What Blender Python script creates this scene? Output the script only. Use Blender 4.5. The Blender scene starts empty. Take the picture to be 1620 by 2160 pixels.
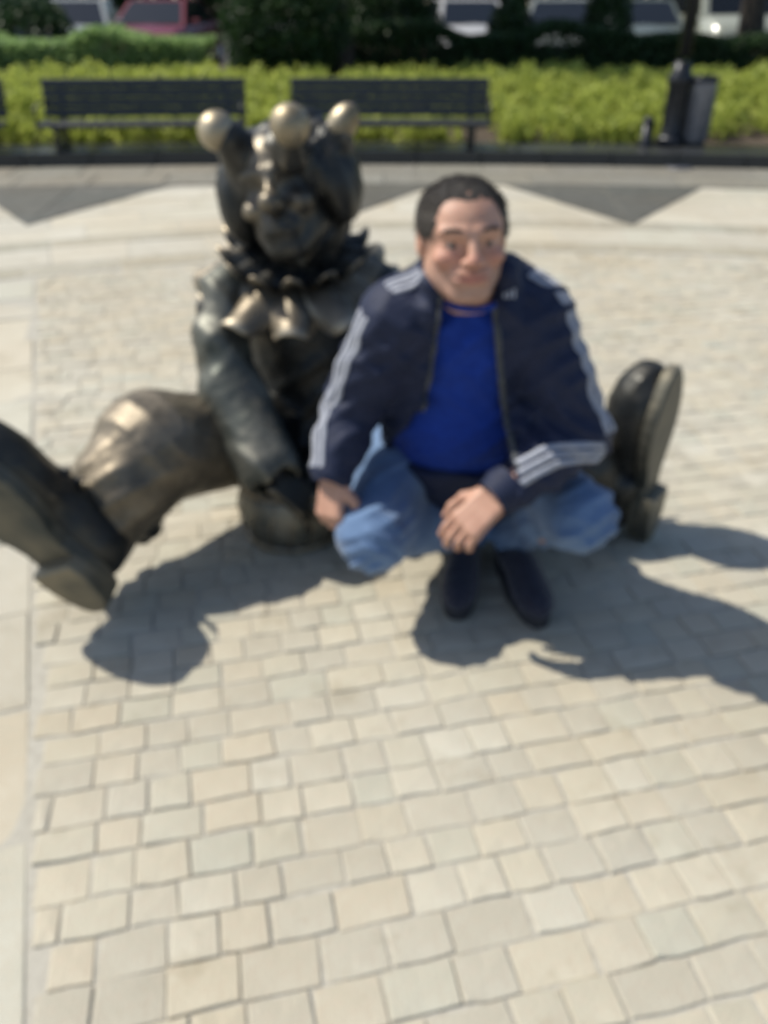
import bpy, math, random
import numpy as np
from math import radians, sin, cos, pi
from mathutils import Vector, Matrix
from mathutils.bvhtree import BVHTree
rng = np.random.default_rng(7); random.seed(7)
SC = bpy.context.scene; COL = SC.collection
# ------------------------------------------------------------------ camera, world, sun
PITCH = radians(32); FPX = 1695.0; CAMZ = 1.22
cd = bpy.data.cameras.new('camera'); cam = bpy.data.objects.new('camera', cd); COL.objects.link(cam)
cam.location = (0, 0, CAMZ); cam.rotation_euler = (pi/2-PITCH, 0, 0)
cd.sensor_fit = 'VERTICAL'; cd.sensor_height = 24; cd.lens = 24*FPX/2160; cd.clip_start = .02; cd.clip_end = 600
cd.dof.use_dof = True; cd.dof.focus_distance = .25; cd.dof.aperture_fstop = 6.2   # the photograph is out of focus all over
SC.camera = cam
SUNV = Vector((.76, -.245, -1.0)).normalized()
w = bpy.data.worlds.new('World'); SC.world = w; w.use_nodes = True
nt = w.node_tree; bg = nt.nodes['Background']; sky = nt.nodes.new('ShaderNodeTexSky')
sky.sky_type = 'NISHITA'; sky.sun_disc = False
sky.sun_elevation = math.asin(-SUNV.z); sky.sun_rotation = math.atan2(-SUNV.x, -SUNV.y)
nt.links.new(sky.outputs[0], bg.inputs[0]); bg.inputs[1].default_value = .115
sd = bpy.data.lights.new('sun', 'SUN'); sd.energy = 4.7; sd.angle = radians(.5); sd.color = (1, .94, .82)
so = bpy.data.objects.new('sun', sd); COL.objects.link(so); so.rotation_euler = SUNV.to_track_quat('-Z', 'Y').to_euler()
vs = SC.view_settings; vs.view_transform = 'Standard'; vs.look = 'None'; vs.exposure = .22; vs.gamma = 1; vs.use_curve_mapping = False

def P(px, py, D):                      # a place seen at photo pixel px,py and standing D metres in front of the camera
    u = (px-810)/FPX; v = (py-1080)/FPX
    y = cos(PITCH)-v*sin(PITCH); z = -sin(PITCH)-v*cos(PITCH); t = D/y
    return np.array([u*t, D, CAMZ+z*t])
V = lambda *a: np.array(a, float)
def unit(v): v = np.array(v, float); return v/np.linalg.norm(v)

# ------------------------------------------------------------------ object helpers
def tag(o, label=None, cat=None, group=None, kind=None):
    if label: o['label'] = label
    if cat: o['category'] = cat
    if group: o['group'] = group
    if kind: o['kind'] = kind
    return o
def empty(name, loc, rz=0):
    o = bpy.data.objects.new(name, None); COL.objects.link(o); o.location = loc; o.rotation_euler = (0, 0, rz)
    o.empty_display_size = .1; return o
def link(name, me, mat, parent=None, smooth=True):
    if mat and not me.materials: me.materials.append(mat)
    if smooth: me.polygons.foreach_set('use_smooth', np.ones(len(me.polygons), bool))
    o = bpy.data.objects.new(name, me); COL.objects.link(o)
    if parent: 
        o.parent = parent
        o.matrix_parent_inverse = parent_world(parent).inverted()
    return o
def parent_world(p):
    m = Matrix.LocRotScale(p.location, p.rotation_euler, p.scale)
    return (parent_world(p.parent) @ p.matrix_parent_inverse @ m) if p.parent else m
def qmesh(name, verts, faces):
    verts = np.asarray(verts, np.float32); faces = np.asarray(faces, np.int32)
    me = bpy.data.meshes.new(name); n = len(faces); k = faces.shape[1]
    me.vertices.add(len(verts)); me.vertices.foreach_set('co', verts.ravel())
    me.loops.add(n*k); me.loops.foreach_set('vertex_index', faces.ravel())
    me.polygons.add(n); me.polygons.foreach_set('loop_start', np.arange(0, n*k, k, dtype=np.int32))
    me.update(calc_edges=True); return me
class MB:
    def __init__(s): s.v = []; s.f = []
    def add(s, vs, fs):
        b = len(s.v); s.v += [tuple(map(float, v)) for v in vs]; s.f += [tuple(b+i for i in f) for f in fs]; return s
    def box(s, c, d, R=None, bev=0.0):
        c = np.array(c, float); h = np.array(d, float)/2; R = np.eye(3) if R is None else R
        b = min(bev, h.min()*.6); out = []; 
        if b <= 0:
            vs = [c+R@(h*V(x, y, z)) for x in (-1, 1) for y in (-1, 1) for z in (-1, 1)]
            return s.add(vs, [(0,1,3,2),(4,6,7,5),(0,4,5,1),(2,3,7,6),(0,2,6,4),(1,5,7,3)])
        idx = {}
        for x in (-1, 1):
            for y in (-1, 1):
                for z in (-1, 1):
                    sg = V(x, y, z)
                    for a in range(3):
                        q = sg*(h-b); q[a] = sg[a]*h[a]; idx[(x, y, z, a)] = len(out); out.append(c+R@q)
        F = []
        def quad(l):
            l = [idx[i] for i in l]; n = np.cross(out[l[1]]-out[l[0]], out[l[2]]-out[l[0]])
            if np.dot(n, sum(out[i] for i in l)/len(l)-c) < 0: l = l[::-1]
            F.append(tuple(l))
        for a in range(3):
            o1, o2 = [i for i in range(3) if i != a]
            for sg in (-1, 1):
                L = []
                for p, q in ((-1,-1),(1,-1),(1,1),(-1,1)):
                    k = [0,0,0]; k[a] = sg; k[o1] = p; k[o2] = q; L.append((*k, a))
                quad(L)
            for p in (-1, 1):
                for q in (-1, 1):
                    L = []
                    for sgn, ax in ((-1,o1),(1,o1),(1,o2),(-1,o2)):
                        k = [0,0,0]; k[a] = sgn; k[o1] = p; k[o2] = q; L.append((*k, ax))
                    quad(L)
        for x in (-1, 1):
            for y in (-1, 1):
                for z in (-1, 1): quad([(x,y,z,0),(x,y,z,1),(x,y,z,2)])
        return s.add(out, F)
    def tube(s, pts, rad, n=12, cap=True, flat=1.0):
        pts = [np.array(p, float) for p in pts]; rad = rad if hasattr(rad, '__len__') else [rad]*len(pts)
        up = V(0, 0, 1); rings = []
        prev = None
        for i, p in enumerate(pts):
            t = unit(pts[min(i+1, len(pts)-1)]-pts[max(i-1, 0)])
            if prev is None: prev = unit(np.cross(t, up if abs(t[2]) < .9 else V(1, 0, 0)))
            a = unit(prev-t*np.dot(prev, t)); prev = a; b = np.cross(t, a)
            rings.append([p+rad[i]*(cos(2*pi*k/n)*a+flat*sin(2*pi*k/n)*b) for k in range(n)])
        vs = [v for r in rings for v in r]
        fs = [(i*n+k, i*n+(k+1) % n, (i+1)*n+(k+1) % n, (i+1)*n+k) for i in range(len(pts)-1) for k in range(n)]
        if cap: fs += [tuple(range(n))[::-1], tuple((len(pts)-1)*n+k for k in range(n))]
        return s.add(vs, fs)
    def lathe(s, c, prof, n=24, R=None):
        R = np.eye(3) if R is None else R; c = np.array(c, float)
        vs = [c+R@V(r*cos(2*pi*k/n), r*sin(2*pi*k/n), z) for r, z in prof for k in range(n)]
        m = len(prof)
        fs = [(i*n+k, i*n+(k+1) % n, (i+1)*n+(k+1) % n, (i+1)*n+k) for i in range(m-1) for k in range(n)]
        fs += [tuple(range(n))[::-1], tuple((m-1)*n+k for k in range(n))]
        return s.add(vs, fs)
    def prism(s, poly, z0, z1):
        n = len(poly)
        vs = [(x, y, z0) for x, y in poly]+[(x, y, z1) for x, y in poly]
        return s.add(vs, [tuple(range(n))[::-1], tuple(range(n, 2*n))]+[(i, (i+1) % n, n+(i+1) % n, n+i) for i in range(n)])
    def mesh(s, name):
        me = bpy.data.meshes.new(name); me.from_pydata(s.v, [], s.f); me.update(); return me
    def build(s, name, mat, parent=None, smooth=False): return link(name, s.mesh(name), mat, parent, smooth)
def rot(ax, a):
    return np.array(Matrix.Rotation(a, 3, Vector(ax)))
def frame(x, z):                        # columns x, y, z from two directions
    z = unit(z); x = unit(np.array(x)-z*np.dot(x, z)); y = np.cross(z, x); return np.stack([x, y, z], 1)
def copy_tree(o, parent=None):
    c = o.copy(); COL.objects.link(c)
    if parent: c.parent = parent; c.matrix_parent_inverse = o.matrix_parent_inverse.copy()
    for ch in list(o.children): copy_tree(ch, c)
    return c

# ------------------------------------------------------------------ signed distance modelling
def vnoise(p, seed=0):
    i = np.floor(p).astype(np.int64); f = p-i; f = f*f*(3-2*f); out = 0
    for dx in (0, 1):
        for dy in (0, 1):
            for dz in (0, 1):
                h = (i[:, 0]+dx)*374761393+(i[:, 1]+dy)*668265263+(i[:, 2]+dz)*2147483647+seed*974634
                h = (h ^ (h >> 13))*1274126177 & 0xffffffff; h = ((h ^ (h >> 16)) & 0xffff)/65535.
                wt = (f[:, 0] if dx else 1-f[:, 0])*(f[:, 1] if dy else 1-f[:, 1])*(f[:, 2] if dz else 1-f[:, 2])
                out = out+h*wt
    return out
class Field:
    def __init__(s, lo, hi, h):
        s.lo = np.array(lo, float); s.h = h; s.n = np.ceil((np.array(hi)-s.lo)/h).astype(int)+1
        s.F = np.full(s.n, .5, np.float32)
    def block(s, lo, hi):
        a = np.clip(np.floor((np.array(lo)-s.lo)/s.h).astype(int), 0, s.n); b = np.clip(np.ceil((np.array(hi)-s.lo)/s.h).astype(int)+1, 0, s.n)
        if (b <= a).any(): return None
        sl = tuple(slice(int(i), int(j)) for i, j in zip(a, b))
        g = [(s.lo[k]+s.h*np.arange(a[k], b[k])).astype(np.float32) for k in range(3)]
        return sl, g[0][:, None, None], g[1][None, :, None], g[2][None, None, :]
    def comb(s, sl, d, k, mode):
        A = s.F[sl]
        if mode == 'u':
            h = np.clip(.5+.5*(d-A)/k, 0, 1); s.F[sl] = d+(A-d)*h-k*h*(1-h)
        else:                           # subtract (mode s) or intersect (mode i)
            d = -d if mode == 's' else d
            h = np.clip(.5-.5*(d-A)/k, 0, 1); s.F[sl] = d+(A-d)*h+k*h*(1-h)
    def cone(s, a, b, r1, r2=None, k=.01, mode='u'):
        a = np.array(a, float); b = np.array(b, float); r2 = r1 if r2 is None else r2; m = max(r1, r2)+k+3*s.h
        B = s.block(np.minimum(a, b)-m, np.maximum(a, b)+m)
        if B is None: return s
        sl, X, Y, Z = B; ba = b-a; L = max(float(ba@ba), 1e-9)
        t = np.clip(((X-a[0])*ba[0]+(Y-a[1])*ba[1]+(Z-a[2])*ba[2])/L, 0, 1)
        d = np.sqrt((X-a[0]-ba[0]*t)**2+(Y-a[1]-ba[1]*t)**2+(Z-a[2]-ba[2]*t)**2)-(r1+(r2-r1)*t)
        s.comb(sl, d, k, mode); return s
    def chain(s, pts, rad, k=.01, mode='u'):
        for i in range(len(pts)-1): s.cone(pts[i], pts[i+1], rad[i], rad[i+1], k, mode)
        return s
    def ell(s, c, r, R=None, k=.01, mode='u'):
        c = np.array(c, float); r = np.array(r, float); R = np.eye(3) if R is None else R; m = max(r)+k+3*s.h
        B = s.block(c-m, c+m)
        if B is None: return s
        sl, X, Y, Z = B; x, y, z = X-c[0], Y-c[1], Z-c[2]
        q = [R[0, i]*x+R[1, i]*y+R[2, i]*z for i in range(3)]
        k0 = np.sqrt(sum((q[i]/r[i])**2 for i in range(3))); k1 = np.sqrt(sum((q[i]/r[i]**2)**2 for i in range(3)))+1e-6
        s.comb(sl, k0*(k0-1)/k1, k, mode); return s
    def boxr(s, c, hd, rd, R=None, k=.01, mode='u'):
        c = np.array(c, float); hd = np.array(hd, float)-rd; R = np.eye(3) if R is None else R; m = np.linalg.norm(hd)+rd+k+3*s.h
        B = s.block(c-m, c+m)
        if B is None: return s
        sl, X, Y, Z = B; x, y, z = X-c[0], Y-c[1], Z-c[2]
        q = [np.abs(R[0, i]*x+R[1, i]*y+R[2, i]*z)-hd[i] for i in range(3)]
        d = np.sqrt(sum(np.maximum(i, 0)**2 for i in q))+np.minimum(np.maximum(np.maximum(q[0], q[1]), q[2]), 0)-rd
        s.comb(sl, d, k, mode); return s
    def disp(s, fn, band=.04):
        m = np.abs(s.F) < band; idx = np.argwhere(m); p = s.lo+idx*s.h
        s.F[m] += fn(p).astype(np.float32); return s
    def mesh(s, name):
        F = s.F; S = F < 0; n = s.n
        for ax in range(3):             # keep the border empty
            for e in (0, -1):
                sl = [slice(None)]*3; sl[ax] = e; S[tuple(sl)] = False; F[tuple(sl)] = np.maximum(F[tuple(sl)], 1e-3)
        cnt = np.zeros(n-1, np.uint8)
        for c in np.ndindex(2, 2, 2):
            cnt += S[tuple(slice(c[i], c[i]+n[i]-1) for i in range(3))]
        act = (cnt > 0) & (cnt < 8); ids = np.argwhere(act); M = len(ids)
        imap = np.full(n-1, -1, np.int32); imap[act] = np.arange(M)
        acc = np.zeros((M, 3)); num = np.zeros(M)
        for ax in range(3):
            e = np.zeros(3, int); e[ax] = 1; o = [i for i in range(3) if i != ax]
            for p in (0, 1):
                for q in (0, 1):
                    a = np.zeros(3, int); a[o[0]] = p; a[o[1]] = q
                    A = ids+a; Bp = A+e; fa = F[A[:, 0], A[:, 1], A[:, 2]]; fb = F[Bp[:, 0], Bp[:, 1], Bp[:, 2]]
                    m = (fa < 0) != (fb < 0); t = fa[m]/(fa[m]-fb[m])
                    acc[m] += a+e*t[:, None]; num[m] += 1
        verts = s.lo+(ids+acc/num[:, None])*s.h
        quads = []
        for ax in range(3):
            e = [slice(0, -1) if i == ax else slice(0, None) for i in range(3)]; f = [slice(1, None) if i == ax else slice(0, None) for i in range(3)]
            a, b = S[tuple(e)], S[tuple(f)]; I = np.argwhere(a != b); sg = a[I[:, 0], I[:, 1], I[:, 2]]
            o1, o2 = [(1, 2), (2, 0), (0, 1)][ax]
            c = []
            for p, q in ((-1, -1), (0, -1), (0, 0), (-1, 0)):
                J = I.copy(); J[:, o1] += p; J[:, o2] += q; c.append(imap[J[:, 0], J[:, 1], J[:, 2]])
            Q = np.stack(c, 1); Q[~sg] = Q[~sg][:, ::-1]; quads.append(Q)
        Q = np.concatenate(quads); Q = Q[(Q >= 0).all(1)]
        return qmesh(name, verts, Q)

# ------------------------------------------------------------------ materials
def mat(name, col, rough=.6, metal=0., spec=.5, var=None, scale=20, bump=0., bscale=80, detail=6, coords='Object', sss=0, var2=None, scale2=3):
    m = bpy.data.materials.new(name); m.use_nodes = True; t = m.node_tree; N = t.nodes; L = t.links
    b = N['Principled BSDF']; b.inputs['Roughness'].default_value = rough; b.inputs['Metallic'].default_value = metal
    b.inputs['Specular IOR Level'].default_value = spec; b.inputs['Base Color'].default_value = (*col, 1)
    tc = N.new('ShaderNodeTexCoord'); cur = None
    if var:
        n = N.new('ShaderNodeTexNoise'); n.inputs['Scale'].default_value = scale; n.inputs['Detail'].default_value = detail
        L.new(tc.outputs[coords], n.inputs['Vector'])
        r = N.new('ShaderNodeValToRGB'); r.color_ramp.elements[0].position = .32; r.color_ramp.elements[1].position = .68
        r.color_ramp.elements[0].color = (*col, 1); r.color_ramp.elements[1].color = (*var, 1)
        L.new(n.outputs['Fac'], r.inputs[0]); cur = r.outputs[0]
        if var2:
            n2 = N.new('ShaderNodeTexNoise'); n2.inputs['Scale'].default_value = scale2; n2.inputs['Detail'].default_value = 4
            L.new(tc.outputs[coords], n2.inputs['Vector'])
            r2 = N.new('ShaderNodeValToRGB'); r2.color_ramp.elements[0].position = .45; r2.color_ramp.elements[1].position = .65
            L.new(n2.outputs['Fac'], r2.inputs[0])
            mx = N.new('ShaderNodeMix'); mx.data_type = 'RGBA'; L.new(r2.outputs[0], mx.inputs['Factor']); L.new(cur, mx.inputs['A'])
            mx.inputs['B'].default_value = (*var2, 1); cur = mx.outputs['Result']
        L.new(cur, b.inputs['Base Color'])
    if bump:
        n = N.new('ShaderNodeTexNoise'); n.inputs['Scale'].default_value = bscale; n.inputs['Detail'].default_value = 5
        L.new(tc.outputs[coords], n.inputs['Vector']); bp = N.new('ShaderNodeBump'); bp.inputs['Strength'].default_value = bump
        bp.inputs['Distance'].default_value = .01; L.new(n.outputs['Fac'], bp.inputs['Height']); L.new(bp.outputs[0], b.inputs['Normal'])
    if sss: b.inputs['Subsurface Weight'].default_value = sss; b.inputs['Subsurface Radius'].default_value = (.01, .004, .002); b.inputs['Subsurface Scale'].default_value = 1
    m['cur'] = 1
    return m
def stone_mat(name, c1, c2, c3, rough=.8, tint=True):
    m = mat(name, c1, rough, var=c2, scale=9, bump=.25, bscale=160, coords='Generated' if False else 'Object', var2=c3, scale2=55)
    t = m.node_tree; N = t.nodes; L = t.links; b = N['Principled BSDF']
    if tint:
        src = b.inputs['Base Color'].links[0].from_socket
        oi = N.new('ShaderNodeObjectInfo'); at = N.new('ShaderNodeAttribute'); at.attribute_name = 'tint'
        ad = N.new('ShaderNodeMath'); ad.operation = 'ADD'; L.new(oi.outputs['Random'], ad.inputs[0]); L.new(at.outputs['Fac'], ad.inputs[1])
        fr = N.new('ShaderNodeMath'); fr.operation = 'FRACT'; L.new(ad.outputs[0], fr.inputs[0])
        r = N.new('ShaderNodeValToRGB'); cr = r.color_ramp; cr.elements[0].color = (.93, .92, .90, 1); cr.elements[1].color = (1.07, 1.07, 1.06, 1)
        for pos, c in ((.25, (.98, .97, .95, 1)), (.45, (1.04, .99, .92, 1)), (.6, (.95, .98, .97, 1)), (.8, (1.06, 1.02, .95, 1))):
            e = cr.elements.new(pos); e.color = c
        L.new(fr.outputs[0], r.inputs[0])
        mx = N.new('ShaderNodeMix'); mx.data_type = 'RGBA'; mx.blend_type = 'MULTIPLY'; mx.inputs['Factor'].default_value = 1
        L.new(src, mx.inputs['A']); L.new(r.outputs[0], mx.inputs['B'])
        g = N.new('ShaderNodeNewGeometry'); n = N.new('ShaderNodeTexNoise'); n.inputs['Scale'].default_value = 1.3; n.inputs['Detail'].default_value = 5
        L.new(g.outputs['Position'], n.inputs['Vector']); r3 = N.new('ShaderNodeValToRGB'); r3.color_ramp.elements[0].position = .3; r3.color_ramp.elements[1].position = .7
        r3.color_ramp.elements[0].color = (.90, .86, .79, 1); r3.color_ramp.elements[1].color = (1.04, 1.05, 1.05, 1)
        L.new(n.outputs['Fac'], r3.inputs[0]); m2 = N.new('ShaderNodeMix'); m2.data_type = 'RGBA'; m2.blend_type = 'MULTIPLY'; m2.inputs['Factor'].default_value = 1
        L.new(mx.outputs['Result'], m2.inputs['A']); L.new(r3.outputs[0], m2.inputs['B']); n4 = N.new('ShaderNodeTexNoise'); n4.inputs['Scale'].default_value = 5.5; n4.inputs['Detail'].default_value = 7; n4.inputs['Roughness'].default_value = .7; L.new(g.outputs['Position'], n4.inputs['Vector'])
        r4 = N.new('ShaderNodeValToRGB'); r4.color_ramp.elements[0].position = .56; r4.color_ramp.elements[1].position = .72; r4.color_ramp.elements[0].color = (1, 1, 1, 1); r4.color_ramp.elements[1].color = (.78, .75, .70, 1); L.new(n4.outputs['Fac'], r4.inputs[0])
        m3 = N.new('ShaderNodeMix'); m3.data_type = 'RGBA'; m3.blend_type = 'MULTIPLY'; m3.inputs['Factor'].default_value = 1; L.new(m2.outputs['Result'], m3.inputs['A']); L.new(r4.outputs[0], m3.inputs['B']); L.new(m3.outputs['Result'], b.inputs['Base Color'])
    return m
M = {}
M['sett'] = stone_mat('granite_sett', (.40, .38, .32), (.46, .445, .385), (.43, .40, .34))
M['slab'] = stone_mat('pale_slab', (.43, .415, .36), (.48, .465, .41), (.46, .435, .375))
M['mortar'] = stone_mat('mortar', (.38, .36, .305), (.42, .40, .345), (.35, .33, .28), tint=False)
M['greyslab'] = stone_mat('grey_slab', (.20, .195, .17), (.245, .24, .21), (.16, .155, .14))
M['darkslab'] = stone_mat('dark_slab', (.085, .088, .08), (.12, .12, .11), (.07, .072, .066))
M['band'] = stone_mat('band_slab', (.33, .315, .26), (.39, .37, .31), (.30, .28, .235))
M['black_granite'] = mat('black_granite', (.022, .025, .028), .35, var=(.045, .048, .05), scale=60, bump=.05)
M['soil'] = mat('soil', (.05, .038, .026), .95, var=(.09, .065, .045), scale=12, bump=.6, bscale=30)
M['asphalt'] = mat('asphalt', (.045, .045, .047), .9, var=(.065, .064, .062), scale=40, bump=.2)
M['bench'] = mat('bench_slat', (.018, .022, .027), .5, var=(.032, .036, .042), scale=30, bump=.1)
M['iron'] = mat('iron', (.02, .022, .026), .4, metal=.6, var=(.04, .042, .048), scale=30)
M['galv'] = mat('galvanised', (.16, .17, .20), .45, metal=.7, var=(.24, .25, .28), scale=25)
M['bark'] = mat('bark', (.03, .024, .018), .9, var=(.06, .048, .036), scale=14, bump=.8, bscale=25)
def leafm(name, a, b, tr=.25):
    m = bpy.data.materials.new(name); m.use_nodes = True; t = m.node_tree; N = t.nodes; L = t.links; p = N['Principled BSDF']
    at = N.new('ShaderNodeAttribute'); at.attribute_name = 'tint'; r = N.new('ShaderNodeValToRGB')
    r.color_ramp.elements[0].color = (*a, 1); r.color_ramp.elements[1].color = (*b, 1); L.new(at.outputs['Fac'], r.inputs[0]); L.new(r.outputs[0], p.inputs['Base Color'])
    p.inputs['Roughness'].default_value = .55; p.inputs['Specular IOR Level'].default_value = .3
    tl = N.new('ShaderNodeBsdfTranslucent'); L.new(r.outputs[0], tl.inputs[0]); mx = N.new('ShaderNodeMixShader'); mx.inputs[0].default_value = tr
    L.new(p.outputs[0], mx.inputs[1]); L.new(tl.outputs[0], mx.inputs[2]); L.new(mx.outputs[0], N['Material Output'].inputs[0]); return m
M['lime'] = leafm('lime_leaf', (.25, .31, .055), (.56, .61, .145), .5)
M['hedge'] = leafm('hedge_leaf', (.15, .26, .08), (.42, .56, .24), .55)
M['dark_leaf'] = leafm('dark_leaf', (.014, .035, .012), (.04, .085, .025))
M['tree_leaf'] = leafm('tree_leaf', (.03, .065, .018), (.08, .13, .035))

def bronze(name, c1, c2, wear_highlight, rough, wp=(.53, .6)):
    m = bpy.data.materials.new(name); m.use_nodes = True; t = m.node_tree; N = t.nodes; L = t.links; p = N['Principled BSDF']
    tc = N.new('ShaderNodeTexCoord'); n = N.new('ShaderNodeTexNoise'); n.inputs['Scale'].default_value = 9; n.inputs['Detail'].default_value = 8; n.inputs['Roughness'].default_value = .65
    L.new(tc.outputs['Object'], n.inputs['Vector']); r = N.new('ShaderNodeValToRGB'); r.color_ramp.elements[0].position = .35; r.color_ramp.elements[1].position = .68
    r.color_ramp.elements[0].color = (*c1, 1); r.color_ramp.elements[1].color = (*c2, 1); L.new(n.outputs['Fac'], r.inputs[0])
    g = N.new('ShaderNodeNewGeometry'); n2 = N.new('ShaderNodeTexNoise'); n2.inputs['Scale'].default_value = 14; n2.inputs['Detail'].default_value = 6; L.new(tc.outputs['Object'], n2.inputs['Vector'])
    a = N.new('ShaderNodeMath'); a.operation = 'MULTIPLY_ADD'; a.inputs[1].default_value = .12; L.new(n2.outputs['Fac'], a.inputs[0])
    s_ = N.new('ShaderNodeMath'); s_.operation = 'ADD'; s_.inputs[1].default_value = -.06; L.new(g.outputs['Pointiness'], s_.inputs[0]); L.new(s_.outputs[0], a.inputs[2])
    r2 = N.new('ShaderNodeValToRGB'); r2.color_ramp.elements[0].position = wp[0]; r2.color_ramp.elements[1].position = wp[1]; L.new(a.outputs[0], r2.inputs[0])
    wa = N.new('ShaderNodeAttribute'); wa.attribute_name = 'wear_highlight'; wm = N.new('ShaderNodeMath'); wm.operation = 'MAXIMUM'; L.new(wa.outputs['Fac'], wm.inputs[0]); L.new(r2.outputs[0], wm.inputs[1])  # edge wear, plus the painted face highlights from the attribute
    mx = N.new('ShaderNodeMix'); mx.data_type = 'RGBA'; L.new(wm.outputs[0], mx.inputs['Factor']); L.new(r.outputs[0], mx.inputs['A']); mx.inputs['B'].default_value = (*wear_highlight, 1)
    L.new(mx.outputs['Result'], p.inputs['Base Color']); p.inputs['Metallic'].default_value = .7
    rr = N.new('ShaderNodeMapRange'); rr.inputs['To Min'].default_value = rough-.1; rr.inputs['To Max'].default_value = rough+.15; L.new(n2.outputs['Fac'], rr.inputs['Value']); L.new(rr.outputs[0], p.inputs['Roughness'])
    bp = N.new('ShaderNodeBump'); bp.inputs['Strength'].default_value = .35; bp.inputs['Distance'].default_value = .004
    n3 = N.new('ShaderNodeTexNoise'); n3.inputs['Scale'].default_value = 45; n3.inputs['Detail'].default_value = 6; L.new(tc.outputs['Object'], n3.inputs['Vector'])
    L.new(n3.outputs['Fac'], bp.inputs['Height']); L.new(bp.outputs[0], p.inputs['Normal']); return m
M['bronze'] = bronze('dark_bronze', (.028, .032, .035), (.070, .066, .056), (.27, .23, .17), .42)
M['bronze_green'] = bronze('green_bronze', (.07, .08, .072), (.18, .175, .15), (.32, .29, .23), .5)
M['brass'] = bronze('polished_brass', (.20, .155, .085), (.50, .44, .33), (.62, .56, .43), .48)
M['brown_bronze'] = bronze('brown_bronze', (.11, .095, .074), (.27, .23, .17), (.50, .44, .34), .48)

# ================================================================== THE SETTING
RD = radians(12.5)
def col_attr(me, vals_per_face):
    at = me.attributes.new('tint', 'FLOAT', 'FACE'); at.data.foreach_set('value', np.asarray(vals_per_face, np.float32))
ground = MB().add([(-60, -6, -.0036), (60, -6, -.0036), (60, 9.0, -.0036), (-60, 9.0, -.0036)], [(0, 1, 2, 3)]).build('plaza_ground', M['mortar']); tag(ground, kind='structure')
far = MB().add([(-400, 9.0, -.02), (400, 9.0, -.02), (400, 500, -.02), (-400, 500, -.02)], [(0, 1, 2, 3)]).build('road', M['asphalt']); tag(far, kind='structure')
# line between the two paving sectors
LA = V(-.51, .58); LD = unit(V(-.365, 1.0))
LN = V(LD[1], -LD[0])                       # points to the right of the line
RING_C = V(.8, -2.1); RING_R = 7.0
def piece_mesh(lx, ly, seed, ch=.005, hh=.03, jit=.0024):
    r = np.random.default_rng(seed); j = lambda: r.uniform(-jit, jit)
    base = []; 
    cs = [(-lx/2, -ly/2), (0+j()*2, -ly/2+j()), (lx/2, -ly/2), (lx/2, ly/2), (0+j()*2, ly/2+j()), (-lx/2, ly/2)]
    o = [(x+j(), y+j()) for x, y in cs]
    vs = [(x, y, -hh) for x, y in o]+[(x, y, -ch*.8) for x, y in o]+[(x*(1-2.2*ch/lx)+j()*.3, y*(1-2.2*ch/ly)+j()*.3, r.uniform(-.0012, .0012)) for x, y in o]
    vs.append((j(), j(), r.uniform(0, .0022)))
    fs = []
    for a in (0, 6):
        fs += [(a+i, a+(i+1) % 6, a+6+(i+1) % 6, a+6+i) for i in range(6)]
    fs += [(12+i, 12+(i+1) % 6, 18) for i in range(6)]
    return vs, fs
setts = []                                   # (x, y, lx, ly, angle)
ca, sa = cos(RD), sin(RD)
row = -2.2; u = 0
while row < 7.6:
    hgt = .073+rng.uniform(-.005, .005); x = -5.5+rng.uniform(0, .1)
    while x < 7.0:
        L_ = rng.choice([.078, .09, .105, .125], p=[.35, .3, .22, .13])+rng.uniform(-.006, .006)
        cx, cy = x+L_/2, row+hgt/2; wx, wy = cx*ca-cy*sa, cx*sa+cy*ca
        if wy > .42 and abs(wx) < .35+.56*(wy+.25):
            q = V(wx, wy); d = (q-LA)@LN
            if np.linalg.norm(q-RING_C) < RING_R-.05:
                gp = .0048 if wy < 1.6 else .0032
                if d > L_/2+.012: setts.append((wx, wy, L_-gp, hgt-gp, RD))
                elif d > .012-L_/2+.028:                      # cut to fit along the joint line
                    L2 = L_/2+d-.012; q2 = q+V(ca, sa)*(L_-L2)/2; setts.append((q2[0], q2[1], max(.02, L2-gp), hgt-gp, RD))
        x += L_
    row += hgt
# left sector: larger slabs laid to the radial line
la = math.atan2(LD[1], LD[0])-pi/2
slabs = []
row = -1
while row < 7.5:
    x = .002
    while x > -5:
        lx, ly = .40, .33
        q = LA+LD*(row+ly/2)+LN*(x-lx/2)
        if q[1] > .3 and abs(q[0]) < .6+.56*(q[1]+.3) and np.linalg.norm(q-RING_C) < RING_R-.1: slabs.append((q[0], q[1], lx-.008, ly-.008, la))
        x -= lx
    row += .33
setts.sort(key=lambda s: s[1]+abs(s[0])*.2)
near, rest = setts[:300-30], setts[300-30:]
protos = {}
def piece_obj(s, name, m, parent):
    key = (round(s[2]/.012), round(s[3]/.006), random.randrange(4), m)
    if key not in protos:
        vs_, fs_ = piece_mesh(s[2], s[3], len(protos), ch=.0019 if s[2] < .2 else .0025); me = bpy.data.meshes.new(name); me.from_pydata(vs_, [], fs_); me.update(); me.materials.append(M[m]); protos[key] = (me, s[2], s[3])
    me, a, b = protos[key]
    o = bpy.data.objects.new(name, me); COL.objects.link(o); o.location = (s[0], s[1], rng.uniform(-.002, .0015)); o.rotation_euler = (rng.normal(0, .008), rng.normal(0, .008), s[4]+rng.normal(0, .008)); o.scale = (s[2]/a, s[3]/b, 1); o.parent = parent
    return o
for s in near: piece_obj(s, 'sett', 'sett', ground)
slabs.sort(key=lambda s: s[1]-s[0]*.2)
for s in slabs[:30]: piece_obj(s, 'paving_slab', 'slab', ground)
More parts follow.
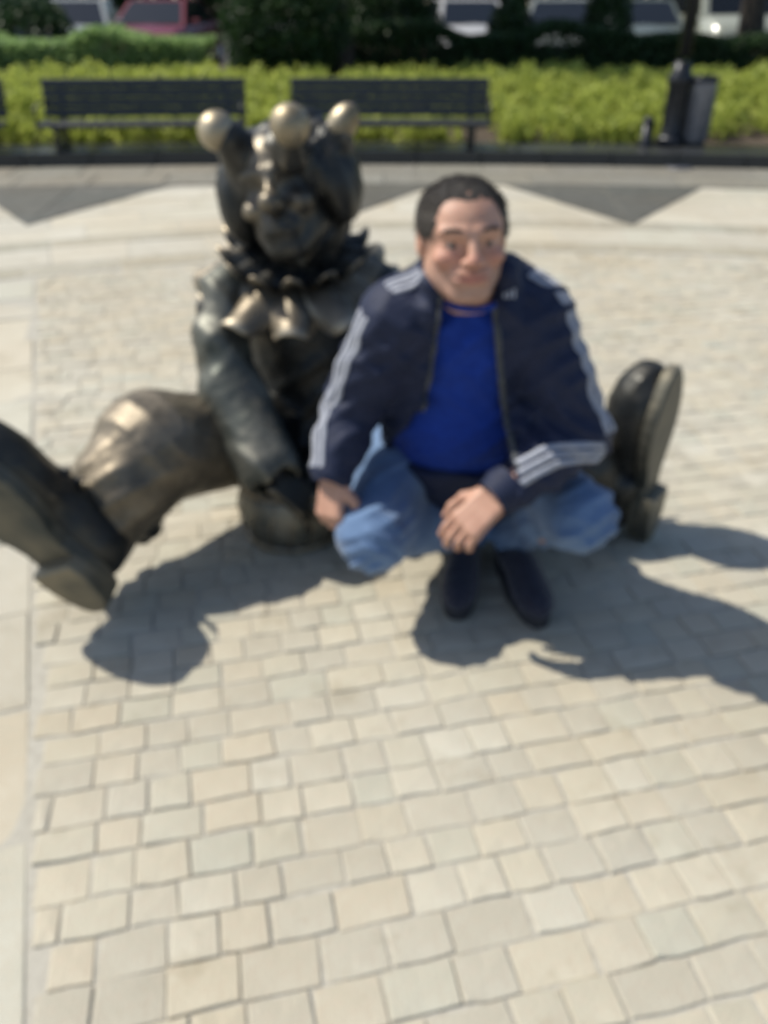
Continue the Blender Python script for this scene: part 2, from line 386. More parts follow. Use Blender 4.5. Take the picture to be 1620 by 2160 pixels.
def joined(lst, name, m, parent, ch=.006):
    vs_, fs_, tn = [], [], []
    for i, s in enumerate(lst):
        v_, f_ = piece_mesh(s[2], s[3], 900+i % 40, ch=ch); v_ = np.array(v_); a = s[4]+rng.normal(0, .008); 
        z = v_[:, 2]+rng.uniform(-.002, .0015)+v_[:, 0]*rng.normal(0, .008)+v_[:, 1]*rng.normal(0, .008)
        x = v_[:, 0]*cos(a)-v_[:, 1]*sin(a)+s[0]; y = v_[:, 0]*sin(a)+v_[:, 1]*cos(a)+s[1]; b = len(vs_)
        vs_ += list(zip(x.tolist(), y.tolist(), z.tolist())); fs_ += [tuple(b+k for k in f) for f in f_]; tn += [rng.random()]*len(f_)
    me = bpy.data.meshes.new(name); me.from_pydata(vs_, [], fs_); me.update(); col_attr(me, tn); o = link(name, me, M[m], parent, False); tag(o, kind='stuff'); return o
joined(rest, 'sett_paving', 'sett', ground, .0019); joined(slabs[30:], 'slab_paving', 'slab', ground, .004)
# ring bands and outer field, laid as slabs along arcs
def arc_slabs(C, r0, r1, a0, a1, step, m, name, z=0., keep=None):
    vs_, fs_, tn = [], [], []; n = max(1, int(round((a1-a0)*(r0+r1)/2/step))); g = .004
    for i in range(n):
        t0 = a0+(a1-a0)*i/n+g/r1; t1 = a0+(a1-a0)*(i+1)/n-g/r1
        q = [(r0+g, t0), (r1-g, t0), (r1-g, t1), (r0+g, t1)]; zz = z+rng.uniform(-.001, .001)
        pts = [(C[0]+r*sin(t), C[1]+r*cos(t)) for r, t in q]
        if keep and not keep(np.mean(pts, 0)): continue
        b = len(vs_); c = np.mean(pts, 0)
        vs_ += [(x, y, -.03) for x, y in pts]+[(x, y, zz-.004) for x, y in pts]+[(c[0]+(x-c[0])*.98, c[1]+(y-c[1])*.98, zz) for x, y in pts]
        fs_ += [(b+k+a, b+(k+1) % 4+a, b+(k+1) % 4+4+a, b+k+4+a) for a in (0, 4) for k in range(4)]+[(b+8, b+9, b+10, b+11)]; tn += [rng.random()]*9
    if not vs_: return None
    me = bpy.data.meshes.new(name); me.from_pydata(vs_, [], [f[::-1] for f in fs_]); me.update(); col_attr(me, tn); o = link(name, me, M[m], ground, False); tag(o, kind='stuff'); return o
OC = V(-.3, -17.0); OR = 25.0
inside_outer = lambda q: np.linalg.norm(q-OC) < OR-.95
arc_slabs(RING_C, RING_R, RING_R+.20, -1.1, 1.0, .5, 'band', 'ring_band')
arc_slabs(RING_C, RING_R+.20, RING_R+.62, -1.1, 1.0, .45, 'slab', 'ring_slabs')
arc_slabs(RING_C, RING_R+.62, RING_R+.80, -1.1, 1.0, .5, 'band', 'ring_band')
for k in range(9):
    arc_slabs(RING_C, RING_R+.80+.36*k, RING_R+1.16+.36*k, -1.1, 1.0, .6, 'slab', 'outer_slabs', keep=inside_outer)
for k in range(2): arc_slabs(OC, OR-.95+.475*k, OR-.475+.475*k, -.24, .24, .6, 'greyslab', 'grey_border_slabs', .012)
# dark stone triangles pointing at the centre of the plaza
for tx in (-6.6, -2.5, -.32, 1.80, 6.0) if False else (-6.6, -2.46, -.36, 1.72, 5.9):
    a = (tx-OC[0])/(OR-1.6); tipr = OR-2.35; nrow = 4
    for i in range(nrow):
        r0 = tipr+(OR-.955-tipr)*i/nrow; r1 = tipr+(OR-.955-tipr)*(i+1)/nrow
        w0 = .80*i/nrow; w1 = .80*(i+1)/nrow; e = .004
        for sgn in ((-1, 0), (0, 1)):
            def pt(r, w_): return (OC[0]+r*sin(a)+w_*cos(a)+.12*(r-tipr)*0, OC[1]+r*cos(a)-w_*sin(a))
            pl = [pt(r0+e, w0*sgn[0]+e), pt(r1-e, w1*sgn[0]+e), pt(r1-e, w1*sgn[1]-e), pt(r0+e, w0*sgn[1]-e)]
            if i == 0: pl = [pl[0], pl[1], pl[2]]
            MB().prism(pl[::-1], -.03, .006).build('dark_slab', M['darkslab'], ground)
# raised black granite kerb that carries the benches
kerb = empty('granite_kerb', (0, 8, 0)); tag(kerb, kind='structure')
n = 22
for i in range(n):
    t0, t1 = [-.26+.52*(i+k)/n for k in (0, 1)]; g = .0002
    f = lambda r, t: (OC[0]+r*sin(t), OC[1]+r*cos(t))
    MB().prism([f(OR, t0+g), f(OR, t1-g), f(OR+.62, t1-g), f(OR+.62, t0+g)][::-1], 0, .125+rng.uniform(-.002, .002)).build('kerb_stone', M['black_granite'], kerb)
# planted bed rising behind the kerb
def bedz(x, y): 
    d = math.hypot(x-OC[0], y-OC[1])-OR-.62
    return .10+.30*max(0, min(1, d/1.8))
vs_, fs_ = [], []
nx, ny = 60, 12
for j in range(ny+1):
    for i in range(nx+1):
        t = -.3+.6*i/nx; r = OR+.60+7.5*(j/ny)**1.5; x, y = OC[0]+r*sin(t), OC[1]+r*cos(t); vs_.append((x, y, bedz(x, y)+random.uniform(-.015, .015)))
fs_ = [(j*(nx+1)+i, j*(nx+1)+i+1, (j+1)*(nx+1)+i+1, (j+1)*(nx+1)+i) for j in range(ny) for i in range(nx)]
me = bpy.data.meshes.new('flower_bed_soil'); me.from_pydata(vs_, [], fs_); tag(link('flower_bed_soil', me, M['soil']), kind='structure')

def leaves(name, pts, size, m, parent=None, upright=0., asp=.5):
    n = len(pts); a = rng.normal(size=(n, 3)); a[:, 2] += upright*1.5; a /= np.linalg.norm(a, axis=1)[:, None]
    b = rng.normal(size=(n, 3)); b -= a*(a*b).sum(1)[:, None]; b /= np.linalg.norm(b, axis=1)[:, None]
    s = size*rng.uniform(.6, 1.4, n)[:, None]; p = np.asarray(pts)
    vs = np.stack([p-a*s*.5, p+b*s*asp*.5, p+a*s*.5, p-b*s*asp*.5], 1).reshape(-1, 3); fs = np.arange(4*n).reshape(-1, 4)
    me = qmesh(name, vs, fs); col_attr(me, np.clip(rng.normal(.5, .25, n), 0, 1)); return link(name, me, M[m], parent, False)
# yellow-green ground planting
pts = []
for i in range(1700):
    t = rng.uniform(-.24, .24); r = OR+.66+rng.uniform(0, 1)**1.3*3.0; x, y = OC[0]+r*sin(t), OC[1]+r*cos(t)
    if vnoise(np.array([[x*1.1+3, y*1.9, 5.]]), 8)[0] < .12: continue
    h = (.17+.13*vnoise(np.array([[x*1.3, y*1.3, 0]]))[0])*rng.uniform(.7, 1.2); n_ = 46
    q = rng.normal(size=(n_, 3)); q /= np.linalg.norm(q, axis=1)[:, None]; q *= V(.13, .13, h); q[:, 2] = np.abs(q[:, 2])
    pts.append(q*rng.uniform(.75, 1.05, (n_, 1))+V(x, y, bedz(x, y)))
tag(leaves('ground_planting', np.concatenate(pts), .085, 'lime', upright=.5, asp=.35), 'low yellow-green leafy planting in the bed behind the benches', 'ground cover', kind='stuff')

def hedge(x0, x1, y, zt, dep, mt, label, n, sz=.07, z0=.2):
    pts = np.stack([rng.uniform(x0, x1, n), rng.uniform(-1, 1, n), rng.uniform(0, 1, n)], 1)
    nz = vnoise(np.stack([pts[:, 0]*1.6, pts[:, 1]*0, pts[:, 1]*0], 1), 3)
    zt_ = zt*(1-.22*nz)
    sh = rng.random(n) < .5; pts[sh, 2] = rng.uniform(.85, 1.05, sh.sum()); ft = (~sh) & (rng.random(n) < .7); pts[ft, 1] = -rng.uniform(.75, 1.05, ft.sum())
    pts[:, 1] = y+pts[:, 1]*dep/2*(1-.25*nz*(pts[:, 2])); pts[:, 2] = z0+pts[:, 2]*(zt_-z0)
    r = MB().box(((x0+x1)/2, y, (z0+zt*.72)/2), (x1-x0-.2, dep*.6, zt*.72-z0), bev=.1).build('branches', M['bark'])
    l = leaves('foliage', pts, sz, mt)
    e = empty('hedge', ((x0+x1)/2, y, z0)); tag(e, label, 'hedge')
    for o in (r, l): o.parent = e; o.matrix_parent_inverse = parent_world(e).inverted()
    return e
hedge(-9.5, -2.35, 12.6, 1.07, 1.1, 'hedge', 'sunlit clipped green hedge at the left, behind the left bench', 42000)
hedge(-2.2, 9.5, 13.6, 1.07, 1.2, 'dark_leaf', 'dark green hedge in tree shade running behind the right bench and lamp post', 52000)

# trees
def tree(px, D, r0, H, crown, label, low=None):
    b = P(px, 100, D); x = b[0]; e = empty('tree', (x, D, .2)); tag(e, label, 'tree', 'trees behind the bed')
    mb = MB(); p = [V(x, D, .15)]; rr = [r0*1.35]
    for i in range(1, 9): p.append(V(x+.05*sin(i*1.7), D+.05*cos(i*2.1), .15+H*i/8)); rr.append(r0*(1-.06*i) if i > 1 else r0*1.08)
    mb.tube(p, rr, 14); o = mb.build('trunk', M['bark'], e, True)
    mb = MB(); cl = []
    for k in range(9):
        a = k*2.4; z = H*(.55+.4*random.random()); q0 = V(x, D+.1, z); q1 = q0+V(cos(a)*crown*.5, .8+sin(a)*crown*.5, .7); q2 = q0+V(cos(a)*crown*.85, 1.6+sin(a)*crown*.85, 1.0+random.random())
        mb.tube([q0, q1, q2], [r0*.35, r0*.2, r0*.06], 7); cl += [q1, q2, (q1+q2)/2+V(0, 0, .5), q0+V(0, 0, 1.6)]
    mb.build('limb', M['bark'], e, True); pts = []
    for c in cl:
        for _ in range(3):
            cc = c+rng.normal(0, .5, 3); q = rng.normal(size=(330, 3)); q /= np.linalg.norm(q, axis=1)[:, None]; pts.append(cc+q*V(.75, .75, .5)*rng.uniform(.5, 1.05, (330, 1)))
    leaves('crown', np.concatenate(pts), .13, 'tree_leaf', e); return e
tree(712, 12.9, .17, 4.6, 2.1, 'dark tree trunk behind the right bench, just left of the picture middle')
tree(1572, 14.5, .2, 4.6, 2.1, 'dark tree trunk at the right edge of the picture')
# leafy bushes
def bush(px, D, rx, rz, zc, label, n_=9000):
    c = P(px, 80, D); q = rng.normal(size=(n_, 3)); q /= np.linalg.norm(q, axis=1)[:, None]
    q = q*V(rx, .6, rz)*rng.uniform(.6, 1.08, (n_, 1))*(1+.25*(vnoise(q*2.5, 5)[:, None]-.5))+V(c[0], D, zc); q = q[q[:, 2] > .25]
    b = empty('bush', (c[0], D, .3)); tag(b, label, 'bush', 'bushes among the hedges'); leaves('foliage', q, .085, 'dark_leaf', b); mb = MB()
    for k in range(7): a = k*.9; mb.tube([(c[0], D, .25), (c[0]+.2*cos(a), D+.2*sin(a), .7), (c[0]+.45*rx*cos(a), D+.3*sin(a), zc+.2)], [.03, .02, .008], 6)
    mb.build('stem', M['bark'], b, True)
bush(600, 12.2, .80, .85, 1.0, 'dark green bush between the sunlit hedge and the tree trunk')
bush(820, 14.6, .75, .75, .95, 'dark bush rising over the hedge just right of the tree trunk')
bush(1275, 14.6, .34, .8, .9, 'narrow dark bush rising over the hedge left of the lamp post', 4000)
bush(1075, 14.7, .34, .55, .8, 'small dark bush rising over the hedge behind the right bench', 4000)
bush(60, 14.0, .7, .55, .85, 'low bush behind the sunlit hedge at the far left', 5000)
# far wood closing the view
pts = []
for i in range(260):
    cc = V(rng.uniform(-32, 32), rng.uniform(36, 42), rng.uniform(.8, 7)); q = rng.normal(size=(110, 3)); q /= np.linalg.norm(q, axis=1)[:, None]; pts.append(cc+q*1.4)
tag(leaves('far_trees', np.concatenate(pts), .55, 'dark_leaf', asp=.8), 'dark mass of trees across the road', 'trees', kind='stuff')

# ------------------------------------------------------------------ benches
def make_bench():
    e = empty('bench', (0, 0, 0)); Wd = 1.86
    tl = radians(14); Rb = rot((1, 0, 0), -tl)
    for i in range(4):
        h = .285+.078*i; MB().box((0, .30+math.tan(tl)*(h-.2), h), (Wd, .028, .0745), Rb, .006).build('back_slat', M['bench'], e)
    for i in range(4): MB().box((0, .0+.085*i-.02, .205), (Wd, .078, .036), None, .006).build('seat_slat', M['bench'], e)
    for sx in (-1, 1):
        x = sx*(Wd/2-.17)
        mb = MB(); mb.box((x, .1, .173), (.05, .36, .026), bev=.005); mb.box((x, -.02, .085), (.05, .045, .165), bev=.005); mb.box((x, .25, .085), (.05, .045, .165), bev=.005)
        mb.box((x, .352, .36), (.04, .025, .36), Rb, .004); mb.box((x, .115, .012), (.06, .34, .02), bev=.004); mb.build('leg', M['iron'], e)
        MB().tube([(sx*(Wd/2-.02), .34, .37), (sx*(Wd/2-.02), .1, .38), (sx*(Wd/2-.02), -.04, .34), (sx*(Wd/2-.02), -.04, .21)], .014, 8).build('armrest', M['iron'], e, True)
    return e
bn = make_bench()
BL = ['dark slatted bench at the left, behind the statue', 'dark slatted bench right of the gap of green, behind the statue head', 'dark slatted bench cut off by the left edge of the picture']
for i, bx in enumerate((-2.20, .05, -4.35)):
    o = bn if i == 0 else copy_tree(bn); t = (bx-OC[0])/(OR+.2); o.location = (bx, OC[1]+(OR+.12)*cos(t), .127); o.rotation_euler = (0, 0, -t); tag(o, BL[i], 'bench', 'benches on the kerb')

# ------------------------------------------------------------------ lamp post, bin, bollard
b = P(1412, 300, 8.38); lp = empty('lamp_post', (b[0], 8.38, .125)); tag(lp, 'dark cast iron lamp post on the kerb at the right', 'lamp post')
MB().lathe((b[0], 8.38, .125), [(.0, 0), (.14, 0), (.14, .05), (.115, .07), (.10, .10), (.098, .50), (.115, .53), (.115, .57), (.085, .62), (.07, .70)], 20).build('base', M['iron'], lp, True)
MB().tube([(b[0], 8.38, .86), (b[0], 8.38, 2.2), (b[0], 8.38, 3.8)], [.062, .052, .042], 14).build('pole', M['iron'], lp, True)
MB().lathe((b[0], 8.38, 1.5), [(.058, 0), (.075, .02), (.075, .05), (.058, .07)], 16).build('collar', M['iron'], lp, True)
MB().lathe((b[0], 8.38, 3.8), [(.05, 0), (.12, .05), (.2, .36), (.22, .4), (.05, .55), (.01, .6)], 16).build('lantern', mat('lantern_glass', (.6, .6, .55), .2), lp, True)
for k in range(4):
    a = k*pi/2+.4; MB().box((b[0]+.105*cos(a), 8.38+.105*sin(a), .47), (.02, .02, .34), rot((0, 0, 1), a), .004).build('rib', M['iron'], lp)
b = P(1463, 300, 8.33); bi = empty('litter_bin', (b[0], 8.33, .125)); tag(bi, 'grey metal litter bin standing right beside the lamp post', 'litter bin')
MB().lathe((b[0], 8.33, .145), [(.095, 0), (.105, .02), (.115, .50), (.12, .52)], 24).build('body', M['galv'], bi, True)
MB().lathe((b[0], 8.33, .665), [(.128, 0), (.128, .03), (.11, .045), (.10, .03)], 24).build('rim', M['iron'], bi, True)
for k in range(10):
    a = k*pi/5; MB().box((b[0]+.118*cos(a), 8.33+.118*sin(a), .405), (.008, .02, .44), rot((0, 0, 1), a)).build('slat', M['galv'], bi)
MB().box((b[0], 8.33, .135), (.16, .16, .018), bev=.004).build('foot', M['iron'], bi)
b = P(1362, 300, 8.30); bo = empty('bollard', (b[0], 8.3, .125)); tag(bo, 'short dark bollard left of the lamp post', 'bollard')
MB().lathe((b[0], 8.3, .125), [(.07, 0), (.07, .02), (.055, .04), (.05, .20)], 18).build('post', M['iron'], bo, True)
MB().lathe((b[0], 8.3, .325), [(.058, 0), (.06, .02), (.04, .045), (.01, .055)], 18).build('cap', M['iron'], bo, True)
b = P(1432, 357, 7.8); d = MB().lathe((b[0], 7.8, .013), [(.12, 0), (.12, .006), (.10, .008)], 24).build('manhole_cover', M['galv'], None, True); tag(d, 'small pale round cover in the paving in front of the lamp post', 'cover')

# ------------------------------------------------------------------ parked cars (seen over the hedges)
M['glass'] = mat('car_glass', (.01, .012, .015), .08); M['tyre'] = mat('tyre', (.02, .02, .02), .8); M['chrome'] = mat('chrome', (.5, .5, .5), .2, 1.0); M['headlamp'] = mat('headlamp', (.55, .57, .6), .12, .3)
def car(x, y, colr, label, van=False, rz=0.):
    pm = mat('car_paint', colr, .25, spec=.6); e = empty('parked_car', (x, y, 0)); tag(e, label, 'car', 'cars parked beyond the hedges')
    # profile along length (front at -Y): (y, z_bottom, z_top, halfwidth)
    if van: pr = [(-2.3, .35, .72, .80), (-2.2, .25, .95, .90), (-1.5, .22, 1.12, .94), (2.2, .22, 1.15, .94), (2.3, .3, 1.1, .9)]; top = [(-1.5, 1.10, .90), (-.85, 1.9, .80), (2.1, 1.95, .82), (2.28, 1.1, .88)]
    else: pr = [(-2.15, .38, .62, .70), (-2.05, .24, .74, .83), (-1.2, .20, .90, .88), (-.9, .20, .94, .89), (1.5, .20, 1.0, .89), (2.05, .26, .96, .84), (2.15, .4, .8, .74)]; top = [(-.95, .93, .80), (-.2, 1.40, .62), (.9, 1.44, .62), (1.75, .99, .76)]
    def sec(yy, zb, zt, hw):
        m_ = zb+(zt-zb)*.55; return [(-hw*.92, yy, zb), (-hw, yy, zb+.12), (-hw, yy, m_), (-hw*.93, yy, zt-.03), (-hw*.8, yy, zt), (0, yy, zt+.03), (hw*.8, yy, zt), (hw*.93, yy, zt-.03), (hw, yy, m_), (hw, yy, zb+.12), (hw*.92, yy, zb)]
    vs_ = [p for q in pr for p in sec(*q)]; k = 11; fs_ = [(i*k+j, i*k+(j+1) % k, (i+1)*k+(j+1) % k, (i+1)*k+j) for i in range(len(pr)-1) for j in range(k)]+[tuple(range(k))[::-1], tuple((len(pr)-1)*k+j for j in range(k))]
    def pb(mb, name, m_, s=False): o = mb.build(name, m_, None, s); o.parent = e; return o
    pb(MB().add(vs_, fs_), 'body', pm, True)
    (y0, z0, w0), (y1, z1, w1), (y2, z2, w2), (y3, z3, w3) = top
    cab = [(-w0, y0, z0), (w0, y0, z0), (-w1, y1, z1), (w1, y1, z1), (-w2, y2, z2), (w2, y2, z2), (-w3, y3, z3), (w3, y3, z3)]
    pb(MB().add(cab, [(0, 1, 3, 2), (2, 3, 5, 4), (4, 5, 7, 6), (0, 2, 4, 6), (1, 7, 5, 3)]), 'cabin', pm)
    def panel(a, b_, c_, d_, off):
        a, b_, c_, d_ = [np.array(q, float) for q in (a, b_, c_, d_)]; cc = (a+b_+c_+d_)/4; nn = unit(np.cross(b_-a, d_-a)); 
        if nn@(cc-V(0, .3, 1.0)) < 0: nn = -nn
        o_ = [cc+(q-cc)*.88+nn*off for q in (a, b_, c_, d_)]; i_ = [q-nn*.02 for q in o_]
        return MB().add(o_+i_, [(0, 1, 2, 3), (7, 6, 5, 4), (0, 4, 5, 1), (1, 5, 6, 2), (2, 6, 7, 3), (3, 7, 4, 0)])
    pb(panel(cab[0], cab[1], cab[3], cab[2], .01), 'windscreen', M['glass'])
    for s_ in (0, 1): pb(panel(cab[0+s_], cab[2+s_], cab[4+s_], cab[6+s_], .01), 'side_window', M['glass'])
    pb(panel(cab[4], cab[5], cab[7], cab[6], .01), 'rear_window', M['glass'])
    fy = pr[1][0]
    for s_ in (-1, 1):
        pb(MB().box((s_*.62, fy-.01, .66), (.30, .12, .13), bev=.03), 'headlight', M['headlamp']); pb(MB().box((s_*.98, y0+.25, 1.0), (.17, .09, .12), bev=.03), 'mirror', pm)
        for yy in (-1.35, 1.35):
            Rw = rot((0, 1, 0), pi/2); w_ = pb(MB().lathe((s_*.78, yy, .31), [(.2, -.1), (.3, -.1), (.32, -.07), (.32, .07), (.3, .1), (.2, .1)], 20, Rw), 'wheel', M['tyre'], True)
            r_ = MB().lathe((s_*.88, yy, .31), [(.0, -.02), (.2, -.02), (.2, .015), (.0, .01)], 16, Rw).build('rim', M['chrome'], None, True); r_.parent = w_
    pb(MB().box((0, fy-.03, .60), (.8, .08, .12), bev=.02), 'grille', M['tyre']); pb(MB().box((0, fy-.09, .43), (.5, .02, .11), bev=.004), 'number_plate', mat('plate', (.7, .7, .7), .5))
    pb(MB().box((0, fy-.05, .32), (1.3, .12, .12), bev=.03), 'bumper', M['tyre'])
    e.rotation_euler = (0, 0, rz)
cx = lambda px, D=21: P(px, 30, D)[0]
car(cx(35), 21.5, (.03, .035, .07), 'dark blue car at the far left beyond the hedge')
car(cx(175), 20.6, (.30, .32, .32), 'white car at the left beyond the sunlit hedge', rz=.12)
car(cx(345), 20.8, (.15, .022, .03), 'red car beyond the sunlit hedge', rz=-.1)
car(cx(820), 22.0, (.05, .055, .065), 'dark grey car beyond the hedge, right of the tree trunk')
car(cx(985), 20.9, (.40, .40, .40), 'white car beyond the dark hedge, behind the right bench', rz=.1)
car(cx(1175), 20.6, (.22, .24, .23), 'silver car beyond the dark hedge, left of the lamp post', rz=-.15)
car(cx(1345), 20.8, (.10, .12, .11), 'grey-green car beyond the dark hedge, nearest the lamp post', rz=-.1)
car(cx(1520), 20.9, (.30, .32, .28), 'pale van at the right beyond the dark hedge', van=True)
#==PART2==
# ================================================================== FIGURES
def head_prims(f, C, R, s=1., clown=False, SCL=(1, 1, 1)):
    """skull, jaw, brow, nose, lips, ears of a head; local x = viewer's right, y = into the head, z = up"""
    SCL = np.array(SCL)
    T = lambda x, y, z: np.array(C)+R@(V(x, y, z)*SCL*s)
    E = lambda c, r, k=.012, mode='u': f.ell(T(*c), V(*r)*SCL*s, R, k*s, mode)
    K = lambda a, b, r1, r2, k=.008, mode='u': f.cone(T(*a), T(*b), r1*s, r2*s, k*s, mode)
    E((0, .012, .035), (.076, .096, .084)); E((0, -.012, -.035), (.064, .076, .086), .03); E((0, -.035, .035), (.064, .058, .055), .02)
    E((0, -.065, -.106), (.027, .022, .018), .025)
    for q in (-1, 1):
        K((q*.050, .0, -.062), (q*.022, -.055, -.10), .019, .015, .03)
        E((q*.040, -.062, -.030), (.026, .022, .020), .018)
        E((q*.033, -.104, -.001), (.019, .018, .0105), .012, 's')
        K((q*.012, -.093, .022), (q*.050, -.076, .024), .010, .008, .012)
        K((q*.019, -.0800, .0038), (q*.046, -.0715, .0016), .0060, .0056, .003)      # upper lid
        K((q*.019, -.0790, -.0105), (q*.046, -.070, -.0095), .0056, .0056, .003)   # lower lid
        E((q*.014, -.104, -.036), (.0095, .011, .0085), .007)
        E((q*.0075, -.110, -.046), (.004, .006, .004), .003, 's')
        K((q*.020, -.098, -.046), (q*.036, -.080, -.078), .003, .002, .008, 's') if not clown else None
        E((q*.077, .018, -.006), (.010, .021, .033), .006); E((q*.086, .014, -.002), (.007, .011, .018), .005, 's'); E((q*.079, .008, -.010), (.005, .006, .009), .004)
    K((0, -.092, .016), (0, -.112, -.028), .0085, .0115, .010); E((0, -.113, -.034), (.0125, .013, .0115), .006)
    E((0, -.080, -.068), (.038, .020, .024), .014)
    K((-.030, -.084, -.0625), (0, -.0975, -.0650), .0035, .0052, .004); K((.030, -.084, -.0625), (0, -.0975, -.0650), .0035, .0052, .004)
    K((-.027, -.084, -.0700), (0, -.0960, -.0765), .0035, .0058, .004); K((.027, -.084, -.0700), (0, -.0960, -.0765), .0035, .0058, .004)
    K((-.034, -.0875, -.0650), (0, -.1035, -.0708), .0024, .0026, .002, 's'); K((.034, -.0875, -.0650), (0, -.1035, -.0708), .0024, .0026, .002, 's')
    E((0, -.098, -.088), (.02, .006, .005), .008, 's')
    return T

def hand(f, W, a, n, side, curl, s=1., spread=.10, thumb=.55):
    """W wrist, a towards the fingers, n out of the back of the hand, side +1/-1 = which way the thumb sits"""
    a = unit(a); n = unit(np.array(n)-a*np.dot(a, n)); b = np.cross(n, a)*side; k = .005*s
    f.boxr(W+a*.052*s, V(.036, .050, .0125)*s, .0115*s, np.stack([b, a, n], 1), .010*s)
    f.ell(W+a*.03*s+b*.026*s-n*.008*s, V(.018, .034, .016)*s, np.stack([b, a, n], 1), .010*s)
    L = [.078, .086, .080, .062]
    tips = []
    for i in range(4):
        off = (.030-.0205*i); d0 = unit(a+b*spread*(1.5-i)); p = W+a*(.096-.004*abs(i-1))*s+b*off*s; ang = 0; r = [.0094, .0088, .0080, .0068]; m = n.copy()
        f.cone(W+a*.05*s+b*off*.8*s+n*.002*s, p, .0095*s, .0098*s, k)
        for j, fr in enumerate((.46, .30, .24)):
            ang += curl[i]*(.8 if j == 0 else 1.0); d = d0*cos(ang)-n*sin(ang); q = p+d*L[i]*fr*s
            f.cone(p, q, r[j]*s, r[j+1]*s, .0025*s); p = q
        tips.append((p, d, d0))
    t0 = W+a*.022*s+b*.026*s-n*.004*s; d1 = unit(a*.75+b*.62-n*.35); t1 = t0+d1*.046*s; d2 = unit(a*.95+b*(thumb-.35)-n*.45); t2 = t1+d2*.034*s; d3 = unit(a+b*(thumb-.6)-n*.5); t3 = t2+d3*.027*s
    f.chain([t0, t1, t2, t3], [.014*s, .0115*s, .0105*s, .0085*s], .006*s)
    return tips

def folds(p, amp, sc, seed=0, ridge=True):
    sc = np.array(sc, float); out = 0
    for k_ in (0, 1):
        d_ = unit(sc*np.array([1, 1, 1] if k_ else [-1, .6, 1.1])); lam = 1.25/np.linalg.norm(sc)
        ph = p@d_*2*pi/lam+9*vnoise(p*np.linalg.norm(sc)*.28, seed+k_); w_ = (.5+.5*np.cos(ph))**2
        mk = np.clip((vnoise(p*np.linalg.norm(sc)*.30+7, seed+20+k_)-.42)*4, 0, 1); out = out-(w_-.3)*mk*amp*.55
    return out-(vnoise(p*sc*.5, seed+5)-.5)*amp*.5

# ------------------------------------------------------------------ the bronze jester
st = empty('jester_statue', tuple(P(640, 1080, 2.05)*V(1, 1, 0))); tag(st, 'dark bronze jester statue sitting on the paving with its legs spread and shoe soles up', 'statue')
sh_l, el_l, wr_l = P(446, 615, 2.00), P(490, 830, 1.88), P(562, 978, 1.76)
hipc = V(P(655, 1000, 2.12)[0], 2.14, .15)
kn_l = P(325, 945, 1.76); an_l = P(215, 1120, 1.60)
kn_r = V(.30, 2.02, .24); an_r = V(.53, 1.86, .20)
f = Field((-1.05, 1.40, -.03), (.85, 2.50, 1.15), .0075)
ch = P(655, 700, 2.16)
f.ell(hipc+V(0, .02, .0), (.215, .17, .15)); f.ell(V(ch[0], 2.17, .33), (.185, .145, .22), k=.06); f.ell(V(ch[0], 2.17, .50), (.195, .13, .16), k=.06)
f.cone(V(ch[0]-.15, 2.13, .60), V(ch[0]+.15, 2.15, .60), .075, .075, .05)
f.cone(V(ch[0], 2.15, .60), V(ch[0]-.02, 2.08, .76), .085, .08, .03)
f.chain([sh_l+V(.02, .02, .0), sh_l*.5+el_l*.5+V(-.012, 0, 0), el_l, wr_l], [.052, .050, .045, .040], .02)
sh_r = P(800, 610, 2.12); el_r = V(.11, 2.12, .40); wr_r = V(.06, 1.95, .24)
f.chain([sh_r, el_r, wr_r], [.068, .072, .085], .02)
f.chain([hipc+V(-.10, -.03, .02), kn_l*.45+hipc*.55+V(0, 0, .0), kn_l], [.125, .118, .128], .04)
f.chain([kn_l, kn_l*.5+an_l*.5+V(-.01, 0, .01), an_l], [.128, .112, .085], .03)
f.chain([hipc+V(.12, -.02, .0), kn_r, an_r], [.145, .14, .10], .04)
f.cone(an_l, an_l+unit(an_l-kn_l)*.07, .058, .055, .01); f.cone(an_r, V(.62, 1.83, .16), .062, .055, .01)
# deep folds cast in the cloth
def jf(p):
    low = np.clip((.72-p[:, 2])*6, 0, 1)
    kn = np.clip((np.linalg.norm(p-kn_l, axis=1)-.10)*8, .25, 1); d = folds(p, .018, (10, 10, 11), 2)*low*kn
    return d+(vnoise(p*60, 4)-.5)*.003
f.disp(jf)
HC = P(604, 400, 2.03); HR = rot((0, 0, 1), radians(-8))@rot((0, 1, 0), radians(-13))@rot((1, 0, 0), radians(-15))
HS = 1.30
T = head_prims(f, HC, HR, HS, True)
f.ell(T(0, -.116, -.030), V(.020, .022, .019)*HS, HR, .006)
for q in (-1, 1): f.ell(T(q*.043, -.075, -.034), V(.022, .02, .018)*HS, HR, .010)
hw = wr_l+unit(wr_l-el_l)*.03
hand(f, hw+V(.0, -.01, .0), V(.55, .10, -.55), V(-.1, -.45, .9), 1, [.22, .25, .3, .35], 1.25)
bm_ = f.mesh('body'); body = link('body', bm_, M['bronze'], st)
bc_ = np.empty(len(bm_.vertices)*3, np.float32); bm_.vertices.foreach_get('co', bc_); lo = (bc_.reshape(-1, 3)-HC)@HR/HS       # highlights on forehead, nose and cheeks, painted into the bronze colour
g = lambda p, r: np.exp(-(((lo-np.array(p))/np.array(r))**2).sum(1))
face_hl = g((0, -.10, -.02), (.02, .05, .035))+g((-.03, -.08, .055), (.035, .05, .025))+g((-.045, -.08, -.035), (.022, .04, .02))+.5*g((.045, -.08, -.035), (.02, .04, .02))
face_hl *= .7+.7*vnoise(lo*70, 4); at = bm_.attributes.new('wear_highlight', 'FLOAT', 'POINT'); at.data.foreach_set('value', np.clip(face_hl, 0, .85).astype(np.float32))
f = Field((-.95, 1.45, .0), (-.15, 2.2, .60), .006)
